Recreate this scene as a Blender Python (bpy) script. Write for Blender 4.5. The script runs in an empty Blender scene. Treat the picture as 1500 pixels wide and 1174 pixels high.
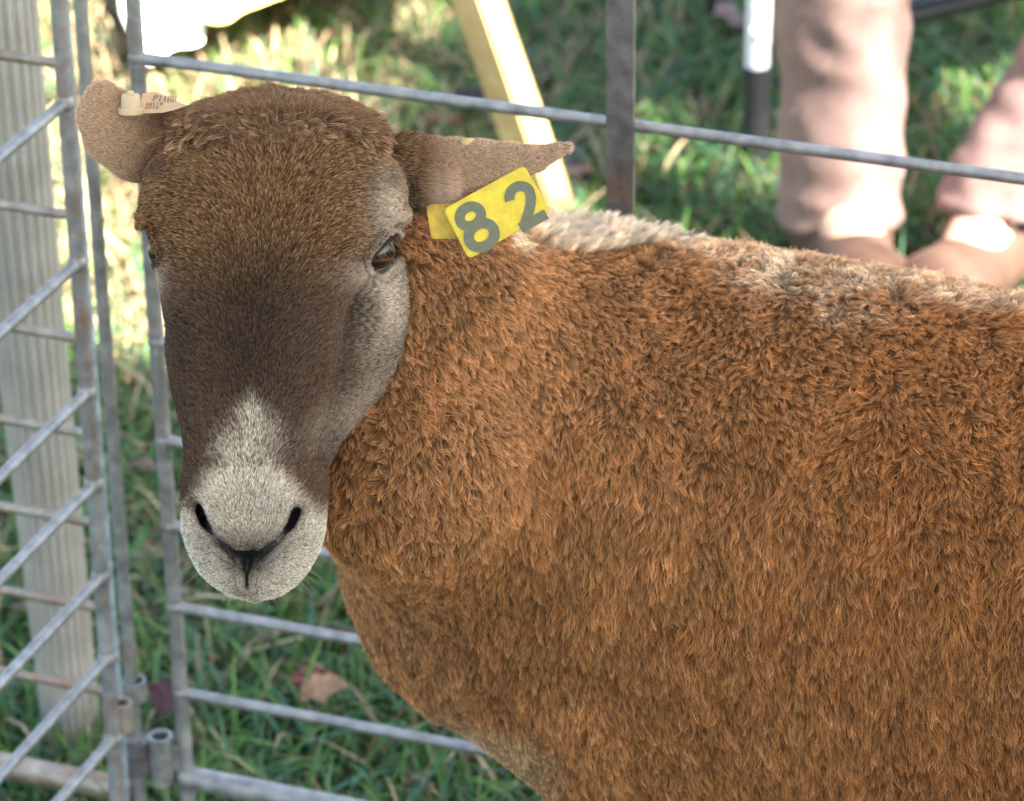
import bpy, bmesh, math, random
import numpy as np
from mathutils import Vector, Matrix, kdtree

# ------------------------------------------------------------------ camera, world, sun, exposure
C = bpy.context.scene.collection
SC = bpy.context.scene
R = math.radians
rng = np.random.default_rng(7)
random.seed(7)
PITCH, ROLL, FPX, CAMZ = R(27.0), R(-0.7), 6000.0, 1.70
CAM = np.array([0.0, 0.0, CAMZ])
F_ = np.array([0, math.cos(PITCH), -math.sin(PITCH)])
U0 = np.array([0, math.sin(PITCH), math.cos(PITCH)])
R0 = np.array([1.0, 0, 0])
R_ = R0 * math.cos(ROLL) + U0 * math.sin(ROLL)
U_ = U0 * math.cos(ROLL) - R0 * math.sin(ROLL)

cd = bpy.data.cameras.new('camera'); cam = bpy.data.objects.new('camera', cd); C.objects.link(cam)
cd.sensor_width = 36.0; cd.lens = FPX / 1500 * 36; cd.clip_start = 0.05; cd.clip_end = 400
M = Matrix(((R_[0], U_[0], -F_[0], 0), (R_[1], U_[1], -F_[1], 0), (R_[2], U_[2], -F_[2], CAMZ), (0, 0, 0, 1)))
cam.matrix_world = M
cd.dof.use_dof = True; cd.dof.focus_distance = 2.19; cd.dof.aperture_fstop = 13.0
SC.camera = cam

SUN_AZ, SUN_EL = R(54.0), R(50.0)          # towards the sun: right of and behind the camera
SUND = np.array([math.sin(SUN_AZ) * math.cos(SUN_EL), -math.cos(SUN_AZ) * math.cos(SUN_EL), math.sin(SUN_EL)])
w = bpy.data.worlds.new('World'); SC.world = w; w.use_nodes = True
nt = w.node_tree; bg = nt.nodes['Background']
sky = nt.nodes.new('ShaderNodeTexSky'); sky.sky_type = 'NISHITA'; sky.sun_disc = False
sky.sun_elevation = SUN_EL; sky.sun_rotation = math.atan2(SUND[0], SUND[1])
sky.air_density = 1.0; sky.dust_density = 2.5; sky.ozone_density = 0.6
nt.links.new(sky.outputs[0], bg.inputs[0]); bg.inputs[1].default_value = 0.066
sl = bpy.data.lights.new('sun', 'SUN'); sl.energy = 5.0; sl.angle = R(0.53); sl.color = (1.0, 0.94, 0.84)
so = bpy.data.objects.new('sun', sl); C.objects.link(so)
so.rotation_euler = Vector(SUND).to_track_quat('Z', 'Y').to_euler()
SC.view_settings.view_transform = 'Standard'; SC.view_settings.look = 'None'
SC.view_settings.exposure = 3.55; SC.view_settings.gamma = 1.0; SC.view_settings.use_curve_mapping = False
SC.cycles.max_bounces = 8; SC.cycles.diffuse_bounces = 5; SC.cycles.transparent_max_bounces = 6
SC.cycles.use_denoising = True
try: SC.cycles_curves.shape = 'RIBBONS'; SC.cycles_curves.subdivisions = 1
except Exception: pass

# ------------------------------------------------------------------ measuring helpers (photo pixel -> place)
def ray(px, py):
    return F_ + R_ * ((px - 750) / FPX) + U_ * ((587 - py) / FPX)
def W(px, py, depth):
    return CAM + ray(px, py) * depth
def Wz(px, py, z):
    d = ray(px, py); return CAM + d * ((z - CAMZ) / d[2])
def Wpl(px, py, p0, n):
    d = ray(px, py); return CAM + d * (np.dot(p0 - CAM, n) / np.dot(d, n))
def proj(P):
    Q = P - CAM; dep = Q @ F_
    return 750 + FPX * (Q @ R_) / dep, 587 - FPX * (Q @ U_) / dep, dep
VV = np.array([math.sin(R(111)), math.cos(R(111)), 0])     # along the back fence and the sheep, to the right
UU = np.array([math.sin(R(21)), math.cos(R(21)), 0])       # away, along the left fence

# ------------------------------------------------------------------ object helpers
def tag(o, label=None, cat=None, group=None, kind=None):
    if label: o['label'] = label
    if cat: o['category'] = cat
    if group: o['group'] = group
    if kind: o['kind'] = kind
    return o
def empty(name, loc, rz=0):
    o = bpy.data.objects.new(name, None); C.objects.link(o); o.location = loc; o.rotation_euler = (0, 0, rz)
    o.empty_display_size = 0.05
    return o
def link(name, me, mat=None, parent=None, smooth=True):
    if mat is not None:
        for m in (mat if isinstance(mat, list) else [mat]): me.materials.append(m)
    if smooth: me.polygons.foreach_set('use_smooth', [True] * len(me.polygons))
    o = bpy.data.objects.new(name, me); C.objects.link(o)
    if parent is not None:
        o.parent = parent
        o.matrix_parent_inverse = parent_inv(parent)
    return o
def parent_inv(p):
    m = Matrix.LocRotScale(p.location, p.rotation_euler, None)
    if p.parent is not None: m = (p.parent_m if hasattr(p, 'parent_m') else Matrix.LocRotScale(p.parent.location, p.parent.rotation_euler, None)) @ p.matrix_parent_inverse @ m
    return m.inverted()
def from_np(name, V, F, mat=None, parent=None, smooth=True):
    me = bpy.data.meshes.new(name)
    V = np.asarray(V, dtype=np.float32); F = np.asarray(F, dtype=np.int32); k = F.shape[1]
    me.vertices.add(len(V)); me.vertices.foreach_set('co', V.ravel())
    me.loops.add(F.size); me.loops.foreach_set('vertex_index', F.ravel())
    me.polygons.add(len(F)); me.polygons.foreach_set('loop_start', np.arange(len(F), dtype=np.int32) * k)
    me.polygons.foreach_set('loop_total', np.full(len(F), k, dtype=np.int32))
    me.update(calc_edges=True); me.validate()
    return link(name, me, mat, parent, smooth)
class MB:
    """collects simple shapes for ONE mesh"""
    def __init__(s): s.v = []; s.f = []
    def add(s, v, f):
        n = len(s.v); s.v += [tuple(map(float, q)) for q in v]; s.f += [tuple(i + n for i in q) for q in f]; return s
    def tube(s, pts, r, seg=12, caps=True, hollow=0):
        pts = [np.array(p, float) for p in pts]; n = len(pts)
        rs = r if hasattr(r, '__len__') else [r] * n
        V = []; Fc = []; prev = None
        for i, p in enumerate(pts):
            t = pts[min(i + 1, n - 1)] - pts[max(i - 1, 0)]; t /= np.linalg.norm(t) + 1e-12
            if prev is None:
                a = np.cross(t, [0, 0, 1.0]);
                if np.linalg.norm(a) < .1: a = np.cross(t, [0, 1.0, 0])
            else: a = prev - t * np.dot(prev, t)
            a /= np.linalg.norm(a); prev = a; b = np.cross(t, a)
            for k in range(seg):
                th = 2 * math.pi * k / seg; V.append(p + rs[i] * (a * math.cos(th) + b * math.sin(th)))
        for i in range(n - 1):
            for k in range(seg):
                k2 = (k + 1) % seg; Fc.append((i * seg + k, i * seg + k2, (i + 1) * seg + k2, (i + 1) * seg + k))
        if caps: Fc.append(tuple(range(seg))[::-1]); Fc.append(tuple((n - 1) * seg + k for k in range(seg)))
        return s.add(V, Fc)
    def ring(s, c, axis, ro, ri, h, seg=20):
        c = np.array(c, float); t = np.array(axis, float); t /= np.linalg.norm(t)
        a = np.cross(t, [0.3, 1, 0.2]); a /= np.linalg.norm(a); b = np.cross(t, a); V = []; Fc = []
        for (r_, z_) in ((ro, -h), (ro, h), (ri, h), (ri, -h)):
            for k in range(seg):
                th = 2 * math.pi * k / seg; V.append(c + t * z_ + r_ * (a * math.cos(th) + b * math.sin(th)))
        for j in range(4):
            for k in range(seg):
                k2 = (k + 1) % seg; j2 = (j + 1) % 4; Fc.append((j * seg + k, j * seg + k2, j2 * seg + k2, j2 * seg + k))
        return s.add(V, Fc)
    def box(s, c, ax, ay, az):
        c = np.array(c, float); ax, ay, az = map(lambda q: np.array(q, float), (ax, ay, az))
        V = [c + i * ax + j * ay + k * az for i in (-1, 1) for j in (-1, 1) for k in (-1, 1)]
        return s.add(V, [(0, 1, 3, 2), (4, 6, 7, 5), (0, 4, 5, 1), (2, 3, 7, 6), (0, 2, 6, 4), (1, 5, 7, 3)])
    def blob(s, c, rx, ry=None, rz=None, seg=14, rings=9):
        ry = ry or rx; rz = rz or rx; V = []; Fc = []
        for i in range(rings + 1):
            ph = math.pi * i / rings
            for k in range(seg):
                th = 2 * math.pi * k / seg
                V.append((c[0] + rx * math.sin(ph) * math.cos(th), c[1] + ry * math.sin(ph) * math.sin(th), c[2] + rz * math.cos(ph)))
        for i in range(rings):
            for k in range(seg):
                k2 = (k + 1) % seg; Fc.append((i * seg + k, (i + 1) * seg + k, (i + 1) * seg + k2, i * seg + k2))
        return s.add(V, Fc)
    def build(s, name, mat, parent=None, smooth=True, bevel=0):
        me = bpy.data.meshes.new(name); me.from_pydata(s.v, [], s.f)
        bm = bmesh.new(); bm.from_mesh(me); bmesh.ops.remove_doubles(bm, verts=bm.verts, dist=1e-6)
        bmesh.ops.recalc_face_normals(bm, faces=bm.faces)
        if bevel: bmesh.ops.bevel(bm, geom=bm.edges[:], offset=bevel, segments=2, affect='EDGES', clamp_overlap=True)
        bm.to_mesh(me); bm.free()
        o = link(name, me, mat, parent, smooth)
        if smooth:
            me.update()
            for e in me.edges: pass
            try: me.set_sharp_from_angle(angle=R(40))
            except Exception: pass
        return o

# ------------------------------------------------------------------ numpy noise
_perm = rng.random(4096)
def ss(a, b, x): t = np.clip((x - a) / (b - a), 0, 1); return t * t * (3 - 2 * t)
def vnoise(P, scale, seed=0):
    Q = P * scale + seed * 17.31; I = np.floor(Q).astype(np.int64); f = Q - I; f = f * f * (3 - 2 * f)
    def h(i, j, k): return _perm[((i * 73856093) ^ (j * 19349663) ^ (k * 83492791)) & 4095]
    r = 0
    for a in (0, 1):
        for b in (0, 1):
            for c in (0, 1):
                r = r + h(I[:, 0] + a, I[:, 1] + b, I[:, 2] + c) * (f[:, 0] if a else 1 - f[:, 0]) * (f[:, 1] if b else 1 - f[:, 1]) * (f[:, 2] if c else 1 - f[:, 2])
    return r
def fbm(P, scale, seed=0): return (vnoise(P, scale, seed) * .55 + vnoise(P, scale * 2.1, seed + 3) * .3 + vnoise(P, scale * 4.3, seed + 5) * .15)

# ------------------------------------------------------------------ materials
def mat(name, col, rough=0.6, metal=0.0, var=0.15, scale=40, bump=0.0, bscale=200, dark=None, spec=0.5, transl=0, coat=0):
    m = bpy.data.materials.new(name); m.use_nodes = True; n = m.node_tree.nodes; L = m.node_tree.links
    b = n['Principled BSDF']; b.inputs['Roughness'].default_value = rough; b.inputs['Metallic'].default_value = metal
    b.inputs['Specular IOR Level'].default_value = spec; b.inputs['Coat Weight'].default_value = coat
    tc = n.new('ShaderNodeTexCoord'); nz = n.new('ShaderNodeTexNoise'); nz.inputs['Scale'].default_value = scale
    nz.inputs['Detail'].default_value = 6; nz.inputs['Roughness'].default_value = .65
    L.new(tc.outputs['Object'], nz.inputs['Vector'])
    cr = n.new('ShaderNodeValToRGB'); L.new(nz.outputs['Fac'], cr.inputs[0])
    d = dark or tuple(c * (1 - var * 2) for c in col)
    cr.color_ramp.elements[0].color = (*d, 1); cr.color_ramp.elements[0].position = .32
    cr.color_ramp.elements[1].color = (*[min(1, c * (1 + var)) for c in col], 1); cr.color_ramp.elements[1].position = .68
    L.new(cr.outputs[0], b.inputs['Base Color'])
    if bump:
        n2 = n.new('ShaderNodeTexNoise'); n2.inputs['Scale'].default_value = bscale; n2.inputs['Detail'].default_value = 4
        L.new(tc.outputs['Object'], n2.inputs['Vector'])
        bp = n.new('ShaderNodeBump'); bp.inputs['Strength'].default_value = bump; bp.inputs['Distance'].default_value = .001
        L.new(n2.outputs['Fac'], bp.inputs['Height']); L.new(bp.outputs[0], b.inputs['Normal'])
    if transl:
        tr = n.new('ShaderNodeBsdfTranslucent'); L.new(cr.outputs[0], tr.inputs['Color']); mx = n.new('ShaderNodeMixShader'); mx.inputs[0].default_value = transl
        L.new(b.outputs[0], mx.inputs[1]); L.new(tr.outputs[0], mx.inputs[2]); L.new(mx.outputs[0], n['Material Output'].inputs[0])
    return m
def galv(name, rust, base=(.34, .335, .32)):
    m = bpy.data.materials.new(name); m.use_nodes = True; n = m.node_tree.nodes; L = m.node_tree.links
    b = n['Principled BSDF']; b.inputs['Metallic'].default_value = .55
    tc = n.new('ShaderNodeTexCoord'); nz = n.new('ShaderNodeTexNoise'); nz.inputs['Scale'].default_value = 90; nz.inputs['Detail'].default_value = 5
    L.new(tc.outputs['Object'], nz.inputs['Vector'])
    cr = n.new('ShaderNodeValToRGB'); L.new(nz.outputs['Fac'], cr.inputs[0])
    cr.color_ramp.elements[0].color = (*[c * .62 for c in base], 1); cr.color_ramp.elements[0].position = .3
    cr.color_ramp.elements[1].color = (*[c * 1.25 for c in base], 1); cr.color_ramp.elements[1].position = .75
    n2 = n.new('ShaderNodeTexNoise'); n2.inputs['Scale'].default_value = 22; n2.inputs['Detail'].default_value = 8; n2.inputs['Roughness'].default_value = .7
    L.new(tc.outputs['Object'], n2.inputs['Vector'])
    c2 = n.new('ShaderNodeValToRGB'); L.new(n2.outputs['Fac'], c2.inputs[0])
    c2.color_ramp.elements[0].position = .62 - rust * .3; c2.color_ramp.elements[1].position = .78 - rust * .25
    mx = n.new('ShaderNodeMixRGB'); L.new(c2.outputs[0], mx.inputs[0]); L.new(cr.outputs[0], mx.inputs[1]); mx.inputs[2].default_value = (.30, .17, .10, 1)
    L.new(mx.outputs[0], b.inputs['Base Color'])
    rr = n.new('ShaderNodeMapRange'); L.new(nz.outputs['Fac'], rr.inputs[0]); rr.inputs[3].default_value = .38; rr.inputs[4].default_value = .62
    L.new(rr.outputs[0], b.inputs['Roughness'])
    bp = n.new('ShaderNodeBump'); bp.inputs['Strength'].default_value = .35; bp.inputs['Distance'].default_value = .0008
    L.new(n2.outputs['Fac'], bp.inputs['Height']); L.new(bp.outputs[0], b.inputs['Normal'])
    return m
def attr_mat(name, attr='col', rough=.6, transl=0.0, spec=.3, root=None, tip=1.2, band=.05):
    m = bpy.data.materials.new(name); m.use_nodes = True; n = m.node_tree.nodes; L = m.node_tree.links
    b = n['Principled BSDF']; b.inputs['Roughness'].default_value = rough; b.inputs['Specular IOR Level'].default_value = spec
    a = n.new('ShaderNodeAttribute'); a.attribute_name = attr; src = a.outputs['Color']
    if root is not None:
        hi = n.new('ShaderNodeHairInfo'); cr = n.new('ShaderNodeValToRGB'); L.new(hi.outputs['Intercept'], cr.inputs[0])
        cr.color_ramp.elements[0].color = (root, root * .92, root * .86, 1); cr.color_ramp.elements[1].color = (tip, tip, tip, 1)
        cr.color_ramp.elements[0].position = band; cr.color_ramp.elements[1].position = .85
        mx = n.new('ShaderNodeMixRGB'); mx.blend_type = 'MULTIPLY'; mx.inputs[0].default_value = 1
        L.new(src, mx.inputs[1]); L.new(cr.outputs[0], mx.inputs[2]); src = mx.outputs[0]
    L.new(src, b.inputs['Base Color'])
    if transl:
        tr = n.new('ShaderNodeBsdfTranslucent'); L.new(src, tr.inputs['Color']); mx = n.new('ShaderNodeMixShader'); mx.inputs[0].default_value = transl
        L.new(b.outputs[0], mx.inputs[1]); L.new(tr.outputs[0], mx.inputs[2]); L.new(mx.outputs[0], n['Material Output'].inputs[0])
    return m
def hexc(r, g, b): return tuple(((c / 255 + .055) / 1.055) ** 2.4 if c > 10 else c / 255 / 12.92 for c in (r, g, b))

MG = galv('galvanised_steel', 0.05); MGR = galv('galvanised_steel_rusty', .42, (.36, .355, .35)); MGB = galv('galvanised_steel_bluish', .0, (.46, .53, .58))
MGD = galv('weathered_steel_bar', .25, (.20, .19, .18)); MGT = galv('tan_stained_steel', .45, (.40, .34, .26))

# ------------------------------------------------------------------ GROUND
xs = np.concatenate([-np.geomspace(60, 1.6, 26), np.linspace(-1.5, 1.5, 61), np.geomspace(1.6, 60, 26)])
ys = np.concatenate([-np.geomspace(60, .6, 20), np.linspace(-.4, 6, 110), np.geomspace(6.2, 80, 26)])
X, Y = np.meshgrid(xs, ys, indexing='ij'); P = np.stack([X.ravel(), Y.ravel(), np.zeros(X.size)], 1)
P[:, 2] = -.012 + (fbm(P, 2.2, 1) - .5) * .03 + (vnoise(P, 14, 2) - .5) * .014
n0, n1 = X.shape; idx = np.arange(n0 * n1).reshape(n0, n1)
Fq = np.stack([idx[:-1, :-1].ravel(), idx[1:, :-1].ravel(), idx[1:, 1:].ravel(), idx[:-1, 1:].ravel()], 1)
m = mat('soil_and_thatch', (.05, .055, .022), .95, var=.5, scale=9, bump=.8, bscale=60, dark=(.028, .022, .014), spec=.1)
g = from_np('ground', P, Fq, m); tag(g, kind='structure')

def grass(name, n, boxf, hmin, hmax, wmin, wmax, seed, dry=.12, lean=.6, label=''):
    r = np.random.default_rng(seed); X0 = boxf(r, n); n = len(X0)
    P3 = np.column_stack([X0, np.zeros(n)]); patch = fbm(P3, 3.1, seed); patch2 = fbm(P3, 9, seed + 1)
    h = (hmin + (hmax - hmin) * r.random(n) ** 1.5) * (.55 + .9 * patch); wd = wmin + (wmax - wmin) * r.random(n)
    az = r.random(n) * 2 * np.pi; face = az + r.normal(0, .7, n); ln = lean * (.3 + 1.2 * r.random(n))
    D = np.stack([np.cos(az), np.sin(az), 0 * az], 1); S = np.stack([-np.sin(face), np.cos(face), 0 * az], 1)
    V = []
    for t, wf in ((0, 1), (.4, .9), (.75, .6)):
        c = P3 + D * (ln * h * t ** 1.7)[:, None] + np.array([0, 0, 1.]) * (h * (t - .35 * ln * t * t) - .01 * (t == 0))[:, None]
        V += [c - S * (wd * wf / 2)[:, None], c + S * (wd * wf / 2)[:, None]]
    c = P3 + D * (ln * h)[:, None] + np.array([0, 0, 1.]) * (h * (1 - .42 * ln))[:, None]; V.append(c)
    V = np.stack(V, 1).reshape(-1, 3); b = np.arange(n) * 7
    T = np.concatenate([np.stack([b + i, b + j, b + k], 1) for i, j, k in ((0, 1, 3), (0, 3, 2), (2, 3, 5), (2, 5, 4), (4, 5, 6))])
    o = from_np(name, V, T, attr_mat(name + '_blades', rough=.5, transl=.3, spec=.25), smooth=False)
    g1 = np.array((.060, .150, .042)); g2 = np.array((.12, .23, .05)); g3 = np.array((.06, .15, .085)); dr = np.array((.50, .41, .24)); br = np.array((.11, .065, .035))
    k = r.random((n, 1)); col = g1 * (1 - k) + g2 * k; k2 = r.random(n) < .3; col[k2] = g3
    sun_paint = np.clip((P3[:, 1] - 3.15) * 2, 0, 1) * np.clip((.15 - P3[:, 0]) * 2.0, 0, 1); isd = r.random(n) < dry * (.3 + 2 * patch2) + .62 * sun_paint * (.3 + patch); col[isd] = (dr + (br - dr) * r.random((isd.sum(), 1)))  # extra pale straw blades imitate strong sunlight on this part of the lawn
    col *= (.7 + .6 * r.random((n, 1)))
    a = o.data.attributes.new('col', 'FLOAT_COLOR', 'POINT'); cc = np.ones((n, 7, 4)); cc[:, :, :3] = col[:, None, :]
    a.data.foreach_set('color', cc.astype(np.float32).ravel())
    tag(o, label, 'grass', kind='stuff'); return o
def near(r, n):
    y = 2.3 + 2.5 * r.random(n); x = (r.random(n) - .5) * 1.7; return np.stack([x, y], 1)
def far(r, n):
    p = np.stack([(r.random(n) - .5) * 9, 1.0 + 7 * r.random(n)], 1)
    return p[~((abs(p[:, 0]) < .85) & (p[:, 1] > 2.3) & (p[:, 1] < 4.8))]
grass('grass', 62000, near, 0.02, .08, .0020, .0056, 3, .16, 1.0, 'green lawn grass with dry straws, and sunlight painted as paler straw behind the pen')
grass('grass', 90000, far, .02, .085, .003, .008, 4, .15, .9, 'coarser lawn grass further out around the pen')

# fallen leaves
def leaf(px, py, size, col, label, rz=0, curl=.3, z=.03):
    p = Wz(px, py, z); r = random.Random(int(px)); V = []; Fc = []; n = 8
    for i in range(n + 1):
        t = i / n; wv = math.sin(math.pi * min(1, t * 1.02)) ** .7 * (.36 + .09 * math.sin(t * 17)) ; zz = curl * .35 * math.sin(t * 3.1) + .05 * math.sin(t * 9)
        for s in (-1, 0, 1): V.append(((t - .5), s * wv, zz + abs(s) * curl * .4))
    for i in range(n):
        for j in (0, 1): a = i * 3 + j; Fc.append((a, a + 1, a + 4, a + 3))
    me = bpy.data.meshes.new('fallen_leaf'); me.from_pydata([(a * size, b * size, c * size) for a, b, c in V], [], Fc)
    o = link('fallen_leaf', me, mat('leaf', col, .55, var=.3, scale=60, transl=.25), None)
    o.location = p; o.rotation_euler = (r.uniform(-.3, .3), r.uniform(-.3, .3), rz)
    sd = o.modifiers.new('thick', 'SOLIDIFY'); sd.thickness = .0006
    tag(o, label, 'leaf', 'fallen leaves on the grass'); return o
leaf(455, 1003, .036, (.23, .035, .04), 'dark red fallen leaf in the grass beneath the tan one, under the sheep chin', .5)
leaf(475, 1022, .038, (.50, .30, .17), 'pale tan curled leaf lying beside the red leaf below the muzzle', .15, .5, .045)
leaf(505, 940, .032, (.20, .06, .05), 'reddish leaf right under the rail near the sheep chest', -.6)
leaf(243, 1040, .05, (.07, .018, .018), 'dark maroon leaf between the corner tube and the fence stile', 1.3, .5, .05)
leaf(210, 690, .03, (.17, .06, .05), 'small reddish leaf right of the corner tube at muzzle height', .2)
leaf(395, 930, .03, (.33, .25, .15), 'straw coloured leaf under the sheep chin', 1.2)
leaf(650, 185, .045, (.30, .10, .06), 'rust red leaf on the shaded grass just above the tagged ear', .4)
leaf(760, 130, .05, (.16, .07, .05), 'brown leaf beside the timber post above the ear', .9)
leaf(695, 165, .055, (.05, .03, .025), 'dark brown leaf clump left of the timber post', .2, .6)
leaf(40, 900, .03, (.16, .08, .06), 'brown leaf behind the left fence panel', .3)
leaf(840, 265, .05, (.42, .22, .14), 'sunlit tan leaf between timber post and flat steel upright', .3)
leaf(1065, 30, .05, (.36, .24, .2), 'pale leaf left of the chair leg', 1.9)

# ------------------------------------------------------------------ FENCE PANELS
S0 = Wz(275, 1165, .085); UPV = np.array([0, 0, 1.]) - VV * .013; UPL = np.array([0, 0, 1.]) - VV * .009                       # foot of the back panel's left stile
def on_back(px, py): return Wpl(px, py, S0, UU)
def on_left(px, py, P0): return Wpl(px, py, P0, VV)
def weld(mb, p, r): mb.blob(p, r, r, r * 1.15, 10, 6)
def rail(p, q, r, material, parent, wr=1.6):
    o = MB().tube([p, q], r, 14); weld(o, p, r * wr); return o.build('rail', material, parent)
# back panel
stile_top = on_back(207, 85); sx, sy = S0[0], S0[1]
bp_ = empty('fence_panel', (sx, sy, 0)); tag(bp_, 'galvanised sheep hurdle running behind the sheep to the right', 'fence panel', 'steel hurdles round the pen')
S0_ = np.array([S0[0], S0[1], 0]) + VV * .0012
def sp(z, off=0): return S0_ + UPV * z + VV * off
MB().tube([sp(.02), sp(1.0)], .0055, 16).build('stile', MG, bp_)
LEN = 1.85
ztop = stile_top[2]
zr = [on_back(x, y)[2] for x, y in ((207, 85), (216, 292), (226, 500), (240, 645), (250, 770), (262, 890), (268, 1015))]
for z_ in zr: rail(sp(z_), sp(z_, LEN), .0040, MG, bp_)
rail(sp(1.0), sp(1.0, LEN), .0062, MG, bp_, 1.0)
zb = on_back(281, 1140)[2]
rail(sp(zb), sp(zb, LEN), .0085, MG, bp_, 1.0)
MB().tube([sp(.02, LEN), sp(1.0, LEN)], .0062, 16).build('stile', MG, bp_)
q = on_back(926, 180); off = np.dot(q - np.array([sx, sy, 0]), VV)
MB().box(sp(.51, off) - UU * .007, VV * .0092, UU * .003, (0, 0, .495)).build('flat_bar', MGD, bp_, bevel=.0008)
# left rusty panel, towards the camera
LP = Wpl(168, 1085, S0 + UU * -.055, UU)        # a point on its stile
LP = np.array([LP[0], LP[1], 0])
lp_ = empty('fence_panel', LP); tag(lp_, 'rust flecked hurdle with rails slanting towards the camera at far left', 'fence panel', 'steel hurdles round the pen')
MB().tube([LP + UPL * .02, LP + UPL * 1.0], .0055, 16).build('stile', MGR, lp_)
for (px, py) in ((95, 150), (110, 385), (125, 575), (137, 710), (148, 845), (158, 965), (164, 1083)):
    z_ = Wpl(px, py, LP, UU)[2]; p = LP + UPL * z_
    o = MB().tube([p, p - UU * 1.7], .0041, 14); weld(o, p, .0072); o.build('rail', MG, lp_)
o = MB().tube([LP + UPL * 1.0, LP + UPL * 1.0 - UU * 1.7], .0062, 14).build('rail', MG, lp_)
o = MB().tube([LP + UPL * .03, LP + UPL * .03 - UU * 1.7], .0085, 14).build('rail', MG, lp_)
MB().tube([LP + UPL * .02 - UU * 1.7, LP + UPL * 1.0 - UU * 1.7], .0072, 16).build('stile', MGR, lp_)
# neighbour's panel, to the left behind the rusty one
NP = Wpl(175, 1010, S0 + UU * .03, UU); NP = np.array([NP[0], NP[1], 0])
np_ = empty('fence_panel', NP); tag(np_, 'hurdle of the next pen with thin tan rails behind the rusty stile at left', 'fence panel', 'steel hurdles round the pen')
MB().tube([NP + UPV * .02, NP + UPV * 1.0], .0034, 14).build('stile', MGB, np_)
for (px, py) in ((80, 92), (100, 315), (110, 495), (125, 635), (130, 765), (140, 890), (150, 1012)):
    z_ = Wpl(px, py, NP, UU)[2]; p = NP + UPV * z_
    MB().tube([p, p - VV * 1.5], .0036, 12).build('rail', MGT, np_)
z_ = Wpl(155, 1152, NP, UU)[2]; MB().tube([NP + UPV * z_, NP + UPV * z_ - VV * 1.5], .0098, 14).build('rail', MGT, np_)
MB().tube([NP + UPV * 1.0, NP + UPV * 1.0 - VV * 1.5], .0062, 14).build('rail', MGT, np_)
MB().tube([NP + UPV * .02 - VV * 1.5, NP + UPV * 1.0 - VV * 1.5], .0062, 14).build('stile', MGB, np_)
# corner tube with collars
TP = Wpl(207, 1165, S0 - UU * .012, UU); TP = np.array([TP[0], TP[1], 0])
tp_ = empty('corner_tube', TP); tag(tp_, 'grey steel tube pinning two hurdles together at the pen corner', 'post')
MB().tube([TP, TP + UPV * 1.02], .0047, 18).build('tube', MG, tp_)
zc = Wpl(195, 1010, TP, UU)[2]; zs = Wpl(210, 1105, TP, UU)[2]
MB().ring(TP + [0, 0, zc], (0, 0, 1), .0088, .0064, .008).build('collar', MG, tp_)
o = MB().ring(TP * [1, 1, 0] + (LP - TP) * .62 * [1, 1, 0] + [0, 0, zc - .006], (0, 0, 1), .0085, .0052, .011); o.build('collar', MGT, tp_)
o = MB().tube([TP + [0, 0, zs + .012], TP + [0, 0, zs - .001]], .0086, 18).tube([TP + [0, 0, zs - .002], TP + [0, 0, zs - .016]], .0089, 18); o.build('sleeve', MGD, tp_)
SK = TP + (np.array([sx, sy, 0]) - TP) * .48
o = MB().ring(SK + [0, 0, zs + .006], (0, 0, 1), .0092, .0066, .009).ring(SK + [0, 0, zs - .014], (0, 0, 1), .0089, .0060, .0105); o.build('open_socket', MG, tp_)
d_ = (np.array([sx, sy, 0]) - SK); MB().box(SK + d_ * .5 + [0, 0, zs - .005], d_ * .45, np.cross(d_ / np.linalg.norm(d_), [0, 0, 1]) * .002, (0, 0, .009)).build('weld_plate', MG, tp_)

# ------------------------------------------------------------------ CANOPY, unseen cover added to shade the pen (only its ribbed leg is in view)
B = Wz(108, 1100, 0); Tt = Wpl(30, 0, B, np.array([0, 1, 0.12])) 
cn = empty('shade_canopy', B); tag(cn, 'ribbed aluminium leg behind the left hurdles, with unseen canopy added above to shade the pen', 'canopy')
def fluted(p0, p1, r0, r1, name, material, n=22):
    V = []; Fc = []; seg = n * 4; rows = 14
    t = (p1 - p0) / np.linalg.norm(p1 - p0); a = np.cross(t, [0, 1, 0]); a /= np.linalg.norm(a); b = np.cross(t, a)
    for i in range(rows + 1):
        f = i / rows; c = p0 + (p1 - p0) * f; r_ = r0 + (r1 - r0) * f
        for k in range(seg):
            th = 2 * math.pi * k / seg; rr = r_ * (1 + .05 * (1 if (k % 4) in (0, 1) else -1)); V.append(c + rr * (a * math.cos(th) + b * math.sin(th)))
    for i in range(rows):
        for k in range(seg): k2 = (k + 1) % seg; Fc.append((i * seg + k, i * seg + k2, (i + 1) * seg + k2, (i + 1) * seg + k))
    Fc.append(tuple(range(seg))); Fc.append(tuple(rows * seg + k for k in range(seg)))
    return MB().add(V, Fc).build(name, material, cn, smooth=False)
MAL = mat('ribbed_leg_vinyl', (.47, .44, .38), .45, .15, var=.10, scale=25, bump=.2)
t0 = (Tt - B); Ttop = B + t0 / t0[2] * 2.1
Ttop = B + np.array([-.06, -.10, 2.45])
fluted(B, Ttop, .021, .050, 'leg', MAL)
hz = 2.45; A0 = Ttop * [1, 1, 0]; corners = [A0, A0 + VV * 3.3, A0 + VV * 3.3 - UU * 3.4, A0 - UU * 3.4]
for c in corners[1:]: fluted(c + [0, 0, 0], c + [0, 0, hz], .021, .05, 'leg', MAL)
MCV = mat('canopy_fabric', (.80, .79, .76), .8, var=.03, scale=3, transl=.13)
eaves = [corners[0] - VV * .3 + UU * .18, corners[1] + VV * .3 + UU * .18, corners[2] + VV * .3 - UU * .35, corners[3] - VV * .3 - UU * .35]  # overhang shaped to put the edge of the shade on the lawn
pk = sum(corners) / 4 + [0, 0, 3.1]; V = []; Fc = []; NN = 12
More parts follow.
